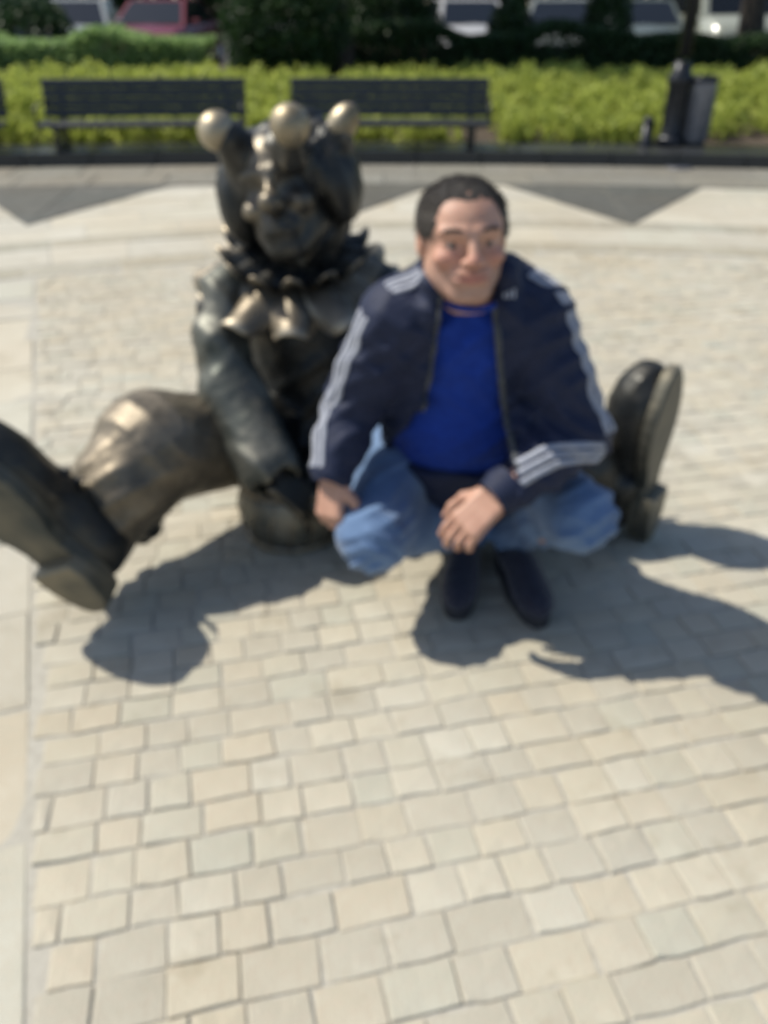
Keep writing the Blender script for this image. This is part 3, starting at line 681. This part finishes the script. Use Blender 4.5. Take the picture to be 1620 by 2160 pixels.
f.chain([hipc*.35+kn_l*.65+V(0, 0, .0), kn_l, kn_l*.5+an_l*.5+V(-.01, 0, .01), an_l], [.128, .137, .118, .088], .03)
f.ell(an_l+unit(an_l-kn_l)*.07, (.072, .072, .04), frame(V(1, 0, 0), an_l-kn_l), .006, 's')
f.disp(lambda p: folds(p, .016, (9, 9, 12), 2)*np.clip((np.linalg.norm(p-kn_l, axis=1)-.10)*8, .2, 1)+(vnoise(p*60, 4)-.5)*.003)
link('trouser_leg', f.mesh('trouser_leg'), M['brown_bronze'], st)
f = Field((-.62, 1.5, .05), (-.15, 2.3, .85), .006)
f.chain([sh_l+V(.03, .02, .0), sh_l*.5+el_l*.5+V(-.002, 0, 0), el_l, wr_l], [.062, .066, .078, .084], .03)
f.ell(wr_l+unit(wr_l-el_l)*.06, (.064, .064, .05), frame(V(1, 0, 0), wr_l-el_l), .006, 's')
f.disp(lambda p: folds(p, .013, (10, 10, 6), 71)+(vnoise(p*60, 4)-.5)*.003)
link('sleeve', f.mesh('sleeve'), M['bronze_green'], st)
# cap with three horns
f = Field((-.75, 1.65, .68), (.25, 2.5, 1.20), .006)
f.ell(T(0, .028, .030), V(.112, .118, .084)*HS, HR)
for q in (-1, 1): f.ell(T(q*.098, .02, .000), V(.040, .065, .078)*HS, HR, .03); f.ell(T(0, .06, -.04), V(.085, .07, .11)*HS, HR, .03)
f.ell(T(0, -.135, -.015), V(.066, .09, .075)*HS, HR, .02, 's')
f.ell(T(0, -.09, -.10), V(.058, .10, .08)*HS, HR, .02, 's')
bl, bc, br = P(458, 276, 1.97), P(612, 264, 1.86), P(722, 262, 2.02)
f.chain([T(-.045, .01, .075), P(505, 325, 1.99), P(482, 292, 1.97), bl], [.055, .042, .034, .020], .02)
f.chain([T(.01, -.02, .08), P(612, 325, 1.92), bc+V(0, .02, -.02)], [.048, .036, .022], .02)
f.chain([T(.05, .03, .09), P(700, 315, 2.03), P(712, 288, 2.02), br], [.055, .040, .032, .020], .02)
f.disp(lambda p: folds(p, .010, (18, 18, 9), 12)+(vnoise(p*60, 4)-.5)*.003)
link('cap', f.mesh('cap'), M['bronze'], st)
for i, (c, ax) in enumerate(((bl, V(-.5, 0, .25)), (bc, V(0, -.5, .35)), (br, V(.35, 0, .5)))):
    f = Field(c-.07, c+.07, .003); a = unit(ax); f.ell(c, (.043, .043, .043) if i != 2 else (.034, .034, .050), frame(V(0, 1, .1), a)); 
    f.cone(c-V(*np.cross(a, V(0, 1, 0)))*.06+a*.014, c+V(*np.cross(a, V(0, 1, 0)))*.06+a*.014, .0035, k=.003, mode='s'); link('bell', f.mesh('bell'), M['brass'], st)
# pleated ruff round the neck: overlapping petals, each one cast on its own
RC = P(626, 552, 2.07); RR = rot((0, 0, 1), .05)@rot((1, 0, 0), radians(16))
mb = MB()
def petal(a, r0, r1, wd, droop, ph):
    vs_, n_, m_ = [], 9, 6
    for th in (0, 1):
        for i in range(m_+1):
            t = i/m_; r = r0+(r1-r0)*t
            for j in range(n_+1):
                u_ = j/n_*2-1; ww = wd*(.55+.6*t)*(1-.55*max(0, t-.6)**1.0*2.0*abs(u_)); ang = a+u_*ww/ r*.5
                rr_ = r-.035*t*t*abs(u_)**2; z = -droop*t*t+.014*cos(u_*pi*1.0)*(.3+t)+.008*sin(4*t+ph)+.02*(t > .92)
                z -= th*.009; vs_.append(RC+RR@V(rr_*cos(ang)*1.06, rr_*sin(ang), z))
    N_ = (m_+1)*(n_+1); g = lambda th, i, j: th*N_+i*(n_+1)+j; fs_ = []
    for i in range(m_):
        for j in range(n_): fs_ += [(g(0, i, j), g(0, i+1, j), g(0, i+1, j+1), g(0, i, j+1)), (g(1, i, j), g(1, i, j+1), g(1, i+1, j+1), g(1, i+1, j))]
    for j in range(n_): fs_ += [(g(0, m_, j), g(1, m_, j), g(1, m_, j+1), g(0, m_, j+1)), (g(0, 0, j+1), g(1, 0, j+1), g(1, 0, j), g(0, 0, j))]
    for i in range(m_): fs_ += [(g(0, i, 0), g(1, i, 0), g(1, i+1, 0), g(0, i+1, 0)), (g(0, i+1, n_), g(1, i+1, n_), g(1, i, n_), g(0, i, n_))]
    return MB().add(vs_, fs_)
rf = empty('ruff', tuple(RC)); rf.parent = st; rf.matrix_parent_inverse = parent_world(st).inverted()
for k in range(11):
    a = 2*pi*k/11+.1
    petal(a, .075, .250+.015*(k % 2), .150, .065+.02*(k % 3)/2, k*1.3).build('ruff_petal', M['brown_bronze'], rf, True)
for k in range(13):
    a = 2*pi*(k+.5)/13+.1
    o = petal(a, .07, .185, .10, .005, k).build('ruff_petal', M['bronze'], rf, True); o.location.z += .028
# the big shoes
M['sole_bronze'] = bronze('sole_bronze', (.045, .055, .055), (.10, .10, .085), (.22, .20, .15), .55)
def big_shoe(heel, Ldir, soleN, L, name='shoe'):
    """heel = lower rear corner of the sole, Ldir heel to toe, soleN out of the sole"""
    Ld = unit(Ldir); U = -unit(np.array(soleN)-Ld*np.dot(Ld, soleN)); S = np.cross(Ld, U); R = np.stack([Ld, S, U], 1); o = np.array(heel, float)
    G = lambda x, y, z: o+R@(V(x, y, z)*L/.46)
    k = L/.46; c = G(.23, 0, .05); f = Field(c-.36, c+.36, .0065)
    f.ell(G(.335, 0, .045), V(.145, .098, .085)*k, R); f.ell(G(.12, 0, .055), V(.12, .066, .075)*k, R, .04); f.ell(G(.20, 0, .075), V(.12, .062, .07)*k, R, .04)
    f.cone(G(.075, 0, .06), G(.06, 0, .17), .062*k, .060*k, .03); f.ell(G(.055, 0, .215), V(.048, .044, .05)*k, R, .008, 's')
    f.boxr(G(.23, 0, -.07), (.6, .3, .058*k), .001, R, .006, 's')
    for x in (.13, .165, .20, .235): f.cone(G(x, -.06, .128-.10*(x-.13)), G(x+.02, .06, .128-.10*(x-.13)), .008*k, k=.006)
    f.disp(lambda p: folds(p, .008, (16, 16, 16), 31)+(vnoise(p*60, 4)-.5)*.002)
    sh = link(name, f.mesh(name), M['bronze'], st)
    # sole and heel: outline swept, with a waist at the arch
    n = 44; out = []
    for i in range(n):
        t = 2*pi*i/n; x = .235+.245*cos(t); tt = x/.48; wd = .088*(.80+.36*math.exp(-((tt-.74)/.24)**2)-.22*math.exp(-((tt-.36)/.12)**2)); sgn = sin(t)
        out.append((x, wd*math.copysign(abs(sgn)**.72, sgn)*1.05))
    def slab(pts, z0, z1, bv=.004):
        m_ = MB(); cx_ = np.mean(pts, 0); rings = []
        for z, sc in ((z0, .965), (z0+(.006 if z1 > z0 else -.006), 1), (z1, 1)): rings += [G(*(cx_+(np.array(p)-cx_)*sc), z) for p in pts]
        n_ = len(pts); fs_ = [tuple(range(n_)), tuple(2*n_+i for i in range(n_))[::-1]]+[(a*n_+i, (a+1)*n_+i, (a+1)*n_+(i+1) % n_, a*n_+(i+1) % n_) for a in (0, 1) for i in range(n_)]
        return m_.add(rings, fs_)
    so_ = slab(out, -.028, .002).build('sole', M['sole_bronze'], sh)
    hl = [p for p in out if p[0] < .135]; hl = sorted(hl, key=lambda p: math.atan2(p[1], p[0]-.10))
    slab(hl, -.058, -.027).build('heel', M['sole_bronze'], sh)
    m_ = MB()
    for q in (-1, 1):
        lp_ = [G(.15, 0, .135), G(.13, q*.05, .17), G(.16, q*.085, .15), G(.18, q*.05, .125), G(.15, 0, .13)]; m_.tube(lp_, .007*k, 8); m_.tube([G(.15, 0, .135), G(.19, q*.06, .115), G(.21, q*.105, .085)], [.007*k, .007*k, .005*k], 8)
    m_.build('lace', M['bronze'], sh, True)
    f = Field(G(.05, 0, .19)-.16, G(.05, 0, .19)+.16, .006)
    for j in range(12):
        a = 2*pi*j/12; f.ell(G(.052+.062*cos(a), .060*sin(a), .165), V(.034, .026, .030)*k, R@rot((0, 0, 1), a), .012)
    f.disp(lambda p: folds(p, .010, (30, 30, 30), 8)); link('cuff_frill', f.mesh('cuff'), M['bronze'], sh)
    return sh
hl_ = P(235, 1262, 1.50); hl_[2] = .075
big_shoe(hl_, V(-.50, -.16, .80), V(-.16, -.85, -.27), .50)
big_shoe(P(1330, 1118, 1.84), V(.04, .02, 1.0), V(.80, -.58, .03), .455)
# the round drum between the legs, under the statue's hand
dc = P(618, 1090, 1.86); D0 = (dc[0], 1.86, 0)
dr = MB().lathe(D0, [(.085, .0), (.115, .012), (.134, .05), (.142, .10), (.134, .15), (.118, .172), (.03, .178)], 30).build('drum', M['bronze_green'], st, True)
for z, r in ((.012, .126), (.165, .128)): MB().lathe((dc[0], 1.86, z), [(r-.012, -.008), (r, -.008), (r+.004, 0), (r, .010), (r-.012, .010)], 30).build('hoop', M['bronze'], dr, True)
m_ = MB()
for j in range(16):
    a = 2*pi*j/16; b_ = 2*pi*(j+.5)/16
    m_.tube([(dc[0]+.130*cos(a), 1.86+.130*sin(a), .02), (dc[0]+.147*cos((a+b_)/2), 1.86+.147*sin((a+b_)/2), .09), (dc[0]+.130*cos(b_), 1.86+.130*sin(b_), .16)], .0022, 6)
m_.build('cord', M['bronze'], dr, True)

# ------------------------------------------------------------------ the squatting man
def skin_mat():
    m = mat('skin', (.45, .25, .18), .5, spec=.4, var=(.53, .31, .225), scale=35, bump=.12, bscale=350, sss=.12)
    t = m.node_tree; N = t.nodes; L = t.links; p = N['Principled BSDF']; at = N.new('ShaderNodeAttribute'); at.attribute_name = 'Col'
    src = p.inputs['Base Color'].links[0].from_socket; mx = N.new('ShaderNodeMix'); mx.data_type = 'RGBA'; mx.blend_type = 'MULTIPLY'; mx.inputs['Factor'].default_value = 1
    L.new(src, mx.inputs['A']); L.new(at.outputs['Color'], mx.inputs['B']); L.new(mx.outputs['Result'], p.inputs['Base Color']); return m
M['skin'] = skin_mat()
def cloth(name, c, v, rough=.85, bs=600, **k):
    m = mat(name, c, rough, spec=.25, var=v, scale=k.get('scale', 60), bump=.18, bscale=bs); m.node_tree.nodes['Principled BSDF'].inputs['Sheen Weight'].default_value = k.get('sheen', .25); return m
M['jacket'] = cloth('navy_jacket', (.010, .016, .042), (.016, .023, .056), .62, sheen=.04)
M['stripe'] = cloth('white_stripe', (.29, .31, .37), (.37, .39, .45), .7)
M['lining'] = cloth('jacket_edge', (.05, .055, .06), (.08, .085, .085), .7)
M['tshirt'] = cloth('blue_tshirt', (.004, .028, .22), (.006, .040, .30), .8, sheen=.1)
M['jeans'] = cloth('faded_jeans', (.065, .12, .235), (.14, .225, .38), .85, 500, scale=10)
M['hair'] = mat('dark_hair', (.022, .017, .013), .45, var=(.045, .036, .028), scale=90, bump=.8, bscale=220)
M['shoe'] = cloth('shoe_fabric', (.012, .014, .03), (.02, .024, .045), .7); M['rubber'] = mat('shoe_rubber', (.03, .03, .035), .7); M['sock'] = cloth('dark_red_sock', (.10, .02, .02), (.14, .03, .03))
M['belt'] = mat('belt_leather', (.012, .011, .010), .45)

HCm = P(976, 502, 1.53); HRm = rot((0, 0, 1), radians(6))@rot((0, 1, 0), radians(-2))@rot((1, 0, 0), radians(-7))
HSm = .98; SM = V(1.01, 1.0, .87)
sL, sR = P(838, 672, 1.57), P(1128, 668, 1.57)
eL, wL = P(745, 850, 1.60), P(702, 992, 1.50)
eR, wR = P(1222, 915, 1.50), P(1062, 1035, 1.41)
neckb = P(990, 640, 1.56)
pel = V(.155, 1.84, .31); hL, hR = pel+V(-.09, 0, 0), pel+V(.13, .02, 0)
kL = P(785, 1128, 1.46); kR = P(1226, 1092, 1.46)
aL = V(P(978, 1240, 1.68)[0], 1.71, .10); aR = V(P(1078, 1240, 1.64)[0], 1.68, .10)
chest = P(985, 740, 1.62); waist = P(965, 950, 1.70)
f = Field((-.24, 1.00, -.005), (.62, 2.05, 1.08), .0032)
T = head_prims(f, HCm, HRm, HSm, False, SM)
f.cone(T(0, .02, -.07), neckb+V(0, .02, .0), .058, .064, .03)
f.ell(neckb+V(0, .03, -.09), (.13, .07, .08), k=.05); f.ell(chest+V(0, .02, 0), (.135, .085, .14), k=.05); f.ell(waist+V(0, .03, 0), (.12, .085, .15), k=.05); f.ell(pel, (.14, .10, .11), k=.05)
f.chain([sL, eL, wL], [.042, .034, .024], .02); f.chain([sR, eR, wR], [.042, .034, .026], .02)
f.cone(neckb+V(0, .03, -.07), sL, .05, .04, .03); f.cone(neckb+V(0, .03, -.07), sR, .05, .04, .03)
f.chain([hL, kL, aL], [.06, .045, .03], .02); f.chain([hR, kR, aR], [.06, .045, .03], .02)
f.cone(aL, aL+V(-.02, -.12, -.055), .03, .02, .02); f.cone(aR, aR+V(.04, -.12, -.055), .03, .02, .02)
hLdir = unit(P(696, 1090, 1.46)-wL); hRdir = unit(P(958, 1130, 1.37)-wR)
tl_ = hand(f, wL+hLdir*.012, hLdir, V(-.55, -.75, .1), 1, [.75, .80, .85, .9], .92, .02)
tr_ = hand(f, wR+hRdir*.012, hRdir, V(-.35, -.70, .62), -1, [.48, .52, .58, .64], 1.0, .01)
me = f.mesh('person')
# natural colour differences of the skin
co = np.empty(len(me.vertices)*3, np.float32); me.vertices.foreach_get('co', co); co = co.reshape(-1, 3)
lo = (co-HCm)@HRm/HSm/SM; c = np.ones((len(co), 4), np.float32)
g = lambda p, r: np.exp(-(((lo-np.array(p))/np.array(r))**2).sum(1))
lip = np.clip(g((0, -.100, -.0705), (.026, .02, .0095))*1.5, 0, 1); c[:, :3] *= 1-lip[:, None]*np.array([.12, .38, .35])
chk = g((.042, -.075, -.032), (.024, .03, .022))+g((-.042, -.075, -.032), (.024, .03, .022))+g((0, -.115, -.032), (.016, .02, .016)); c[:, :3] *= 1-np.clip(chk, 0, 1)[:, None]*np.array([.0, .20, .20])
brd = np.clip(g((0, -.07, -.095), (.05, .06, .03))+g((.05, -.03, -.07), (.02, .05, .04))+g((-.05, -.03, -.07), (.02, .05, .04)), 0, 1)*(1-lip); c[:, :3] *= 1-brd[:, None]*np.array([.22, .16, .10])
at = me.color_attributes.new('Col', 'FLOAT_COLOR', 'POINT'); at.data.foreach_set('color', c.ravel())
man = link('person', me, M['skin']); tag(man, 'man squatting in navy striped track jacket, blue T-shirt and jeans beside the statue', 'person')
man_bvh = BVHTree.FromPolygons([tuple(v) for v in co.tolist()], [tuple(p.vertices) for p in me.polygons]) if False else None
# eyes, eyebrows
for q in (-1, 1):
    c0 = T(q*.032, -.0705, -.0025)
    ey = MB().lathe(c0, [(.0122*HSm*sin(a), -.0122*HSm*cos(a)) for a in np.linspace(.02, pi-.02, 13)], 20, HRm).build('eye', mat('shaded_eye_white', (.36, .33, .30), .2), man, True)  # whites greyed: shade of the squinting lids put into the colour
    MB().lathe(c0+HRm@V(0, -.0115*HSm, 0), [(.0001, .0016), (.0035, .0012), (.0055, .0002), (.0058, -.002)], 16, HRm@rot((1, 0, 0), pi/2)).build('iris', mat('iris', (.03, .018, .01), .1), ey, True)
    vs_ = []; m_ = MB()
    for i in range(150):
        t = random.random(); p0 = T(q*(.013+.040*t), -.1005+.022*t*t, .0225+.006*sin(t*3.0)+random.uniform(-.003, .003)); d = HRm@V(q*.8, .05, .55-.9*t); m_.tube([p0, p0+unit(d)*.0035, p0+unit(d+HRm@V(0, .4, -.2))*.008], [.0007, .0006, .0002], 4, False)
    m_.build('eyebrow', M['hair'], man)
# hair: a close cropped cap with strands
f = Field(HCm-.15, HCm+.16, .0028)
f.ell(T(0, .014, .036), V(.0860, .101, .0875)*SM*HSm, HRm); f.ell(T(0, .045, -.02), V(.076, .070, .085)*SM*HSm, HRm, .02)
for q in (-1, 1): f.ell(T(q*.072, .0, .01), V(.011, .022, .036)*SM*HSm, HRm, .01)
f.ell(T(0, -.135, .010), V(.095, .098, .072)*SM*HSm, HRm, .006, 's'); f.ell(T(-.032, -.105, .066), V(.030, .05, .026)*SM*HSm, HRm, .010, 's'); f.ell(T(.034, -.105, .062), V(.028, .05, .024)*SM*HSm, HRm, .010, 's')
f.boxr(T(0, -.07, -.11), V(.12, .085, .098)*HSm, .01, HRm, .005, 's')
for q in (-1, 1): f.ell(T(q*.082, .018, -.012), V(.02, .024, .036)*SM*HSm, HRm, .004, 's')
f.boxr(T(0, .0, -.17), V(.15, .2, .095)*HSm, .01, HRm, .005, 's')
f.disp(lambda p: (vnoise(p*np.array((200, 60, 120)), 3)-.5)*.0035+(vnoise(p*30, 3)-.5)*.005, .02)
hm = f.mesh('hair'); hair = link('hair', hm, M['hair'], man)
m_ = MB(); hv = [(np.array(v.co), np.array(v.normal)) for v in hm.vertices]
for i in range(9000):
    p0, nn = random.choice(hv)
    if (p0-HCm)@HRm[:, 1] < -.06 and (p0-HCm)@HRm[:, 2] < .05: continue
    fw = HRm@V(0, -.75, .1) if (p0-HCm)@HRm[:, 2] > .05 else HRm@V(0, .1, -.7)
    d = unit(nn*.28+fw*.8+rng.normal(0, .16, 3)); s_ = np.cross(d, nn)*.0006; L_ = rng.uniform(.006, .013)
    m_.add([p0-s_, p0+s_, p0+d*L_], [(0, 1, 2)])
o = m_.build('hair_strands', M['hair'], hair); tag(o, kind='stuff')

# jeans
f = Field((-.24, 1.20, 0), (.62, 2.05, .48), .005)
f.ell(pel+V(0, .0, .0), (.185, .145, .145), k=.04)
f.chain([hL, hL*.5+kL*.5, kL], [.100, .088, .078], .03); f.chain([hR, hR*.5+kR*.5, kR], [.088, .072, .072], .03)
f.chain([kL, kL*.5+aL*.5+V(0, .03, 0), aL], [.069, .066, .060], .025); f.chain([kR, kR*.5+aR*.5+V(0, .03, 0), aR], [.066, .056, .054], .025)
f.disp(lambda p: folds(p, .012, (14, 24, 20), 21)+folds(p, .003, (50, 60, 55), 22))
jn = link('jeans', f.mesh('jeans'), M['jeans'], man)
# T-shirt
f = Field((-.15, 1.30, .15), (.50, 1.95, .90), .005)
def torso(f, g, k=.05):
    f.cone(sL+V(.05, .02, .0), sR+V(-.05, .02, .0), .060+g, .060+g, k); f.ell(chest+V(0, .0, .03), V(.168, .108, .155)+g, k=k); f.ell(chest*.45+waist*.55+V(0, -.005, 0), V(.165, .122, .16)+g, k=k); f.ell(waist+V(0, .015, -.01), V(.170, .128, .13)+g, k=k)
torso(f, .0)
f.ell(neckb+V(0, -.005, .078), (.060, .056, .050), k=.01, mode='s')
f.disp(lambda p: folds(p, .010, (13, 13, 17), 41)+folds(p, .003, (45, 45, 45), 42))
ts = link('t_shirt', f.mesh('t_shirt'), M['tshirt'], man)
cr = [neckb+V(.066*cos(a), -.008+.062*sin(a), .030-.020*(sin(a) < 0)*abs(sin(a))) for a in np.linspace(0, 2*pi, 25)]
MB().tube(cr, .0065, 8, False).build('collar', M['tshirt'], ts, True)
# jacket
f = Field((-.24, 1.15, .12), (.62, 1.98, .98), .0055)
torso(f, .020)
f.cone(neckb+V(-.06, .05, -.02), sL+V(.0, .0, -.01), .068, .074, .04); f.cone(neckb+V(.07, .05, -.02), sR+V(.0, .0, -.01), .068, .076, .04)
f.chain([sL, sL*.5+eL*.5, eL], [.076, .070, .064], .03); f.chain([eL, wL*.6+eL*.4, wL], [.062, .054, .046], .02)
f.chain([sR, sR*.5+eR*.5, eR], [.074, .066, .060], .02); f.chain([eR, wR*.5+eR*.5, wR], [.064, .060, .052], .02)
# stand-up collar, lying open
for q, e_ in ((-1, P(918, 590, 1.52)), (1, P(1068, 575, 1.53))):
    f.chain([neckb+V(0, .095, .045), neckb+V(q*.075, .045, .055), e_, e_+V(q*.008, -.02, -.07)], [.022, .024, .020, .020], .02)
f.ell(P(1105, 925, 1.57), (.085, .10, .11), k=.03)
# opening wedge down the front
top_l, top_r, bot_l, bot_r = P(946, 640, 1.46), P(1034, 640, 1.46), P(890, 985, 1.50), P(1070, 960, 1.50)
ctr = V(.0, -.02, 0)
wf = Field.__new__(Field); wf.lo = f.lo; wf.h = f.h; wf.n = f.n; wf.F = np.full(f.n, .5, np.float32)
for t in np.linspace(-.05, 1.15, 60):
    a = top_l*(1-t)+bot_l*t; b_ = top_r*(1-t)+bot_r*t
    bulge = .006*sin(pi*min(max(t, 0), 1)); a = a+V(bulge*.6, 0, 0); b_ = b_-V(bulge, 0, 0)
    if t > .75: a = a-V((t-.75)*.16, 0, 0)
    c_ = (a+b_)/2; R_ = rot((1, 0, 0), radians(10)); wf.boxr(c_+V(0, -.035, 0), (abs(b_[0]-a[0])/2, .16, .026), .01, R_, .012)
h_ = np.clip(.5-.5*(-wf.F-f.F)/.008, 0, 1); f.F = (-wf.F)+(f.F+wf.F)*h_+.008*h_*(1-h_); del wf
f.ell(wL+unit(wL-eL)*.045, (.036, .036, .030), frame(V(1, 0, 0), wL-eL), .004, 's'); f.ell(wR+unit(wR-eR)*.055, (.040, .040, .030), frame(V(1, 0, 0), wR-eR), .004, 's')
def jk(p):
    d = folds(p, .013, (13, 13, 19), 51)+folds(p, .003, (40, 40, 46), 52)
    for e_ in (eL, eR): 
        dd = np.linalg.norm(p-e_, axis=1); d += .007*np.sin(p@unit(V(.2, .1, 1))*150+6*vnoise(p*14, 77))*.55*np.exp(-(dd/.08)**2)
    return d
f.disp(jk)
jm = f.mesh('jacket'); jacket = link('jacket', jm, M['jacket'], man)
jv = np.empty(len(jm.vertices)*3, np.float32); jm.vertices.foreach_get('co', jv); jq = np.empty(len(jm.loops), np.int32); jm.loops.foreach_get('vertex_index', jq)
bvh = BVHTree.FromPolygons(jv.reshape(-1, 3).tolist(), jq.reshape(-1, 4).tolist())
def ribbon(axis, dirs, off, wd, m_, name, th=.0022, n=46, reach=.16):
    axis = [np.array(a) for a in axis]; dirs = [unit(d) for d in dirs]; L = np.cumsum([0]+[np.linalg.norm(axis[i+1]-axis[i]) for i in range(len(axis)-1)]); rows = []
    for i in range(n):
        s_ = L[-1]*i/(n-1); k = min(int(np.searchsorted(L, s_, 'right')-1), len(axis)-2); t = (s_-L[k])/(L[k+1]-L[k]); c_ = axis[k]*(1-t)+axis[k+1]*t; d = unit(dirs[k]*(1-t)+dirs[k+1]*t)
        tg = unit(axis[min(k+1, len(axis)-1)]-axis[k]); d = unit(d-tg*np.dot(d, tg)*.7); sd_ = unit(np.cross(tg, d)); r = []
        for u_ in (-1, 0, 1):
            o_ = c_+sd_*(off+u_*wd/2); h = bvh.ray_cast(Vector(o_+d*reach), Vector(-d), reach)
            r.append(None if h[0] is None else (np.array(h[0])+np.array(h[1])*th, np.array(h[0])-np.array(h[1])*.003))
        rows.append(None if any(x is None for x in r) else r)
    sm = [r if r is None else list(r) for r in rows]
    for i in range(1, n-1):
        if rows[i-1] and rows[i] and rows[i+1]: sm[i] = [tuple(.5*rows[i][j][k_]+.25*rows[i-1][j][k_]+.25*rows[i+1][j][k_] for k_ in (0, 1)) for j in range(3)]
    rows = sm
    vs_, fs_ = [], []; prev = None
    for r in rows:
        if r is None: prev = None; continue
        b = len(vs_); vs_ += [r[0][1], r[0][0], r[1][0], r[2][0], r[2][1]]
        if prev is not None and np.linalg.norm(vs_[b+2]-vs_[prev+2]) < .05: fs_ += [(prev+j, prev+j+1, b+j+1, b+j) for j in range(4)]
        prev = b
    if fs_: MB().add(vs_, fs_).build(name, m_, jacket, True)
for j in (-1, 0, 1):
    ribbon([neckb+V(-.08, .03, -.02), sL, eL, wL], [V(-.3, -.45, .8), V(-.8, -.45, .35), V(-.85, -.55, .0), V(-.75, -.65, .1)], j*.0165, .0105, M['stripe'], 'stripe')
    ribbon([neckb+V(.10, .03, -.02), sR, eR], [V(.35, -.2, .9), V(.75, -.42, .3), V(.85, -.50, .0)], j*.0175, .0115, M['stripe'], 'stripe')
    ribbon([eR, eR*.5+wR*.5, wR], [V(.72, -.60, -.1), V(.15, -.68, .6), V(-.1, -.62, .75)], -j*.019, .0135, M['stripe'], 'stripe')
# zip edges down both fronts
for a, b_, q in ((top_l, bot_l, -1), (top_r, bot_r, 1)):
    pts_ = []
    for t in np.linspace(-.12, .92, 26):
        bulge = .006*sin(pi*min(max(t, 0), 1)); c_ = a*(1-t)+b_*t+V((bulge*.6 if q < 0 else -bulge)+q*.013, 0, 0)
        if q < 0 and t > .75: c_ = c_-V((t-.75)*.16, 0, 0)
        h = bvh.ray_cast(Vector(c_+V(0, -.15, 0)), Vector((0, 1, 0)), .4)
        if h[0] is not None: pts_.append(np.array(h[0])+V(0, -.001, 0))
    if len(pts_) > 3: MB().tube(pts_, .006, 8, True, .6).build('zip', M['lining'], jacket, True)
# small pale chest emblem
h = bvh.ray_cast(Vector(P(1108, 700, 1.3)), Vector((0, 1, 0)), .5)
if h[0] is not None:
    n_ = np.array(h[1]); R_ = frame(V(1, 0, 0), n_); m_ = MB()
    for i, x in enumerate((-.009, 0, .009)): m_.box(np.array(h[0])+R_@V(x, .002*i, .001), (.005, .010+.004*i, .0015), R_)
    m_.build('emblem', M['stripe'], jacket)
# cuffs and hem bands
for w_, e_ in ((wL, eL), (wR, eR)):
    d = unit(w_-e_); MB().tube([w_+d*t for t in (-.020, .004, .020, .032)], [.047, .046, .040, .037] if w_ is wL else [.051, .050, .043, .040], 20, False).build('cuff', M['jacket'], jacket, True)
# man's shoes
for a, dirx in ((aL, V(-.16, -1, 0)), (aR, V(.16, -1, 0))):
    d = unit(dirx); s_ = V(-d[1], d[0], 0); R_ = np.stack([s_, -d, V(0, 0, 1)], 1); o = V(a[0], a[1], 0)+d*.0
    G = lambda x, y, z: o+R_@V(x, -y, z)
    f = Field(G(0, .08, .06)-.2, G(0, .08, .06)+.2, .004)
    f.ell(G(0, .165, .045), (.046, .085, .042), R_); f.ell(G(0, .0, .055), (.038, .065, .055), R_, .03); f.ell(G(0, .08, .06), (.040, .08, .05), R_, .03); f.cone(G(0, .0, .06), G(0, -.01, .115), .040, .042, .02)
    f.boxr(G(0, .1, -.05), (.2, .3, .065), .001, R_, .004, 's'); f.disp(lambda p: folds(p, .004, (40, 40, 40), 61))
    sh = link('shoe', f.mesh('shoe'), M['shoe'], man)
    ol = []
    for i in range(30):
        t = 2*pi*i/30; y = .092+.155*cos(t); ol.append(tuple((G(.047*(1-.12*math.exp(-((y-.05)/.05)**2))*math.copysign(abs(sin(t))**.75, sin(t)), y, 0))[:2]))
    if sum(ol[i][0]*ol[(i+1) % 30][1]-ol[(i+1) % 30][0]*ol[i][1] for i in range(30)) < 0: ol = ol[::-1]
    MB().prism(ol, .002, .024).build('sole', M['rubber'], sh)
    m_ = MB()
    for y in (.07, .095, .12, .145): m_.tube([G(-.024, y, .099-.25*(y-.07)), G(0, y+.004, .108-.3*(y-.07)), G(.024, y, .099-.25*(y-.07))], .003, 6)
    m_.build('lace', M['lining'], sh, True)
    MB().tube([G(0, -.01, .09), G(0, -.02, .14)], [.040, .041], 16, False).build('sock', M['sock'], man, True)
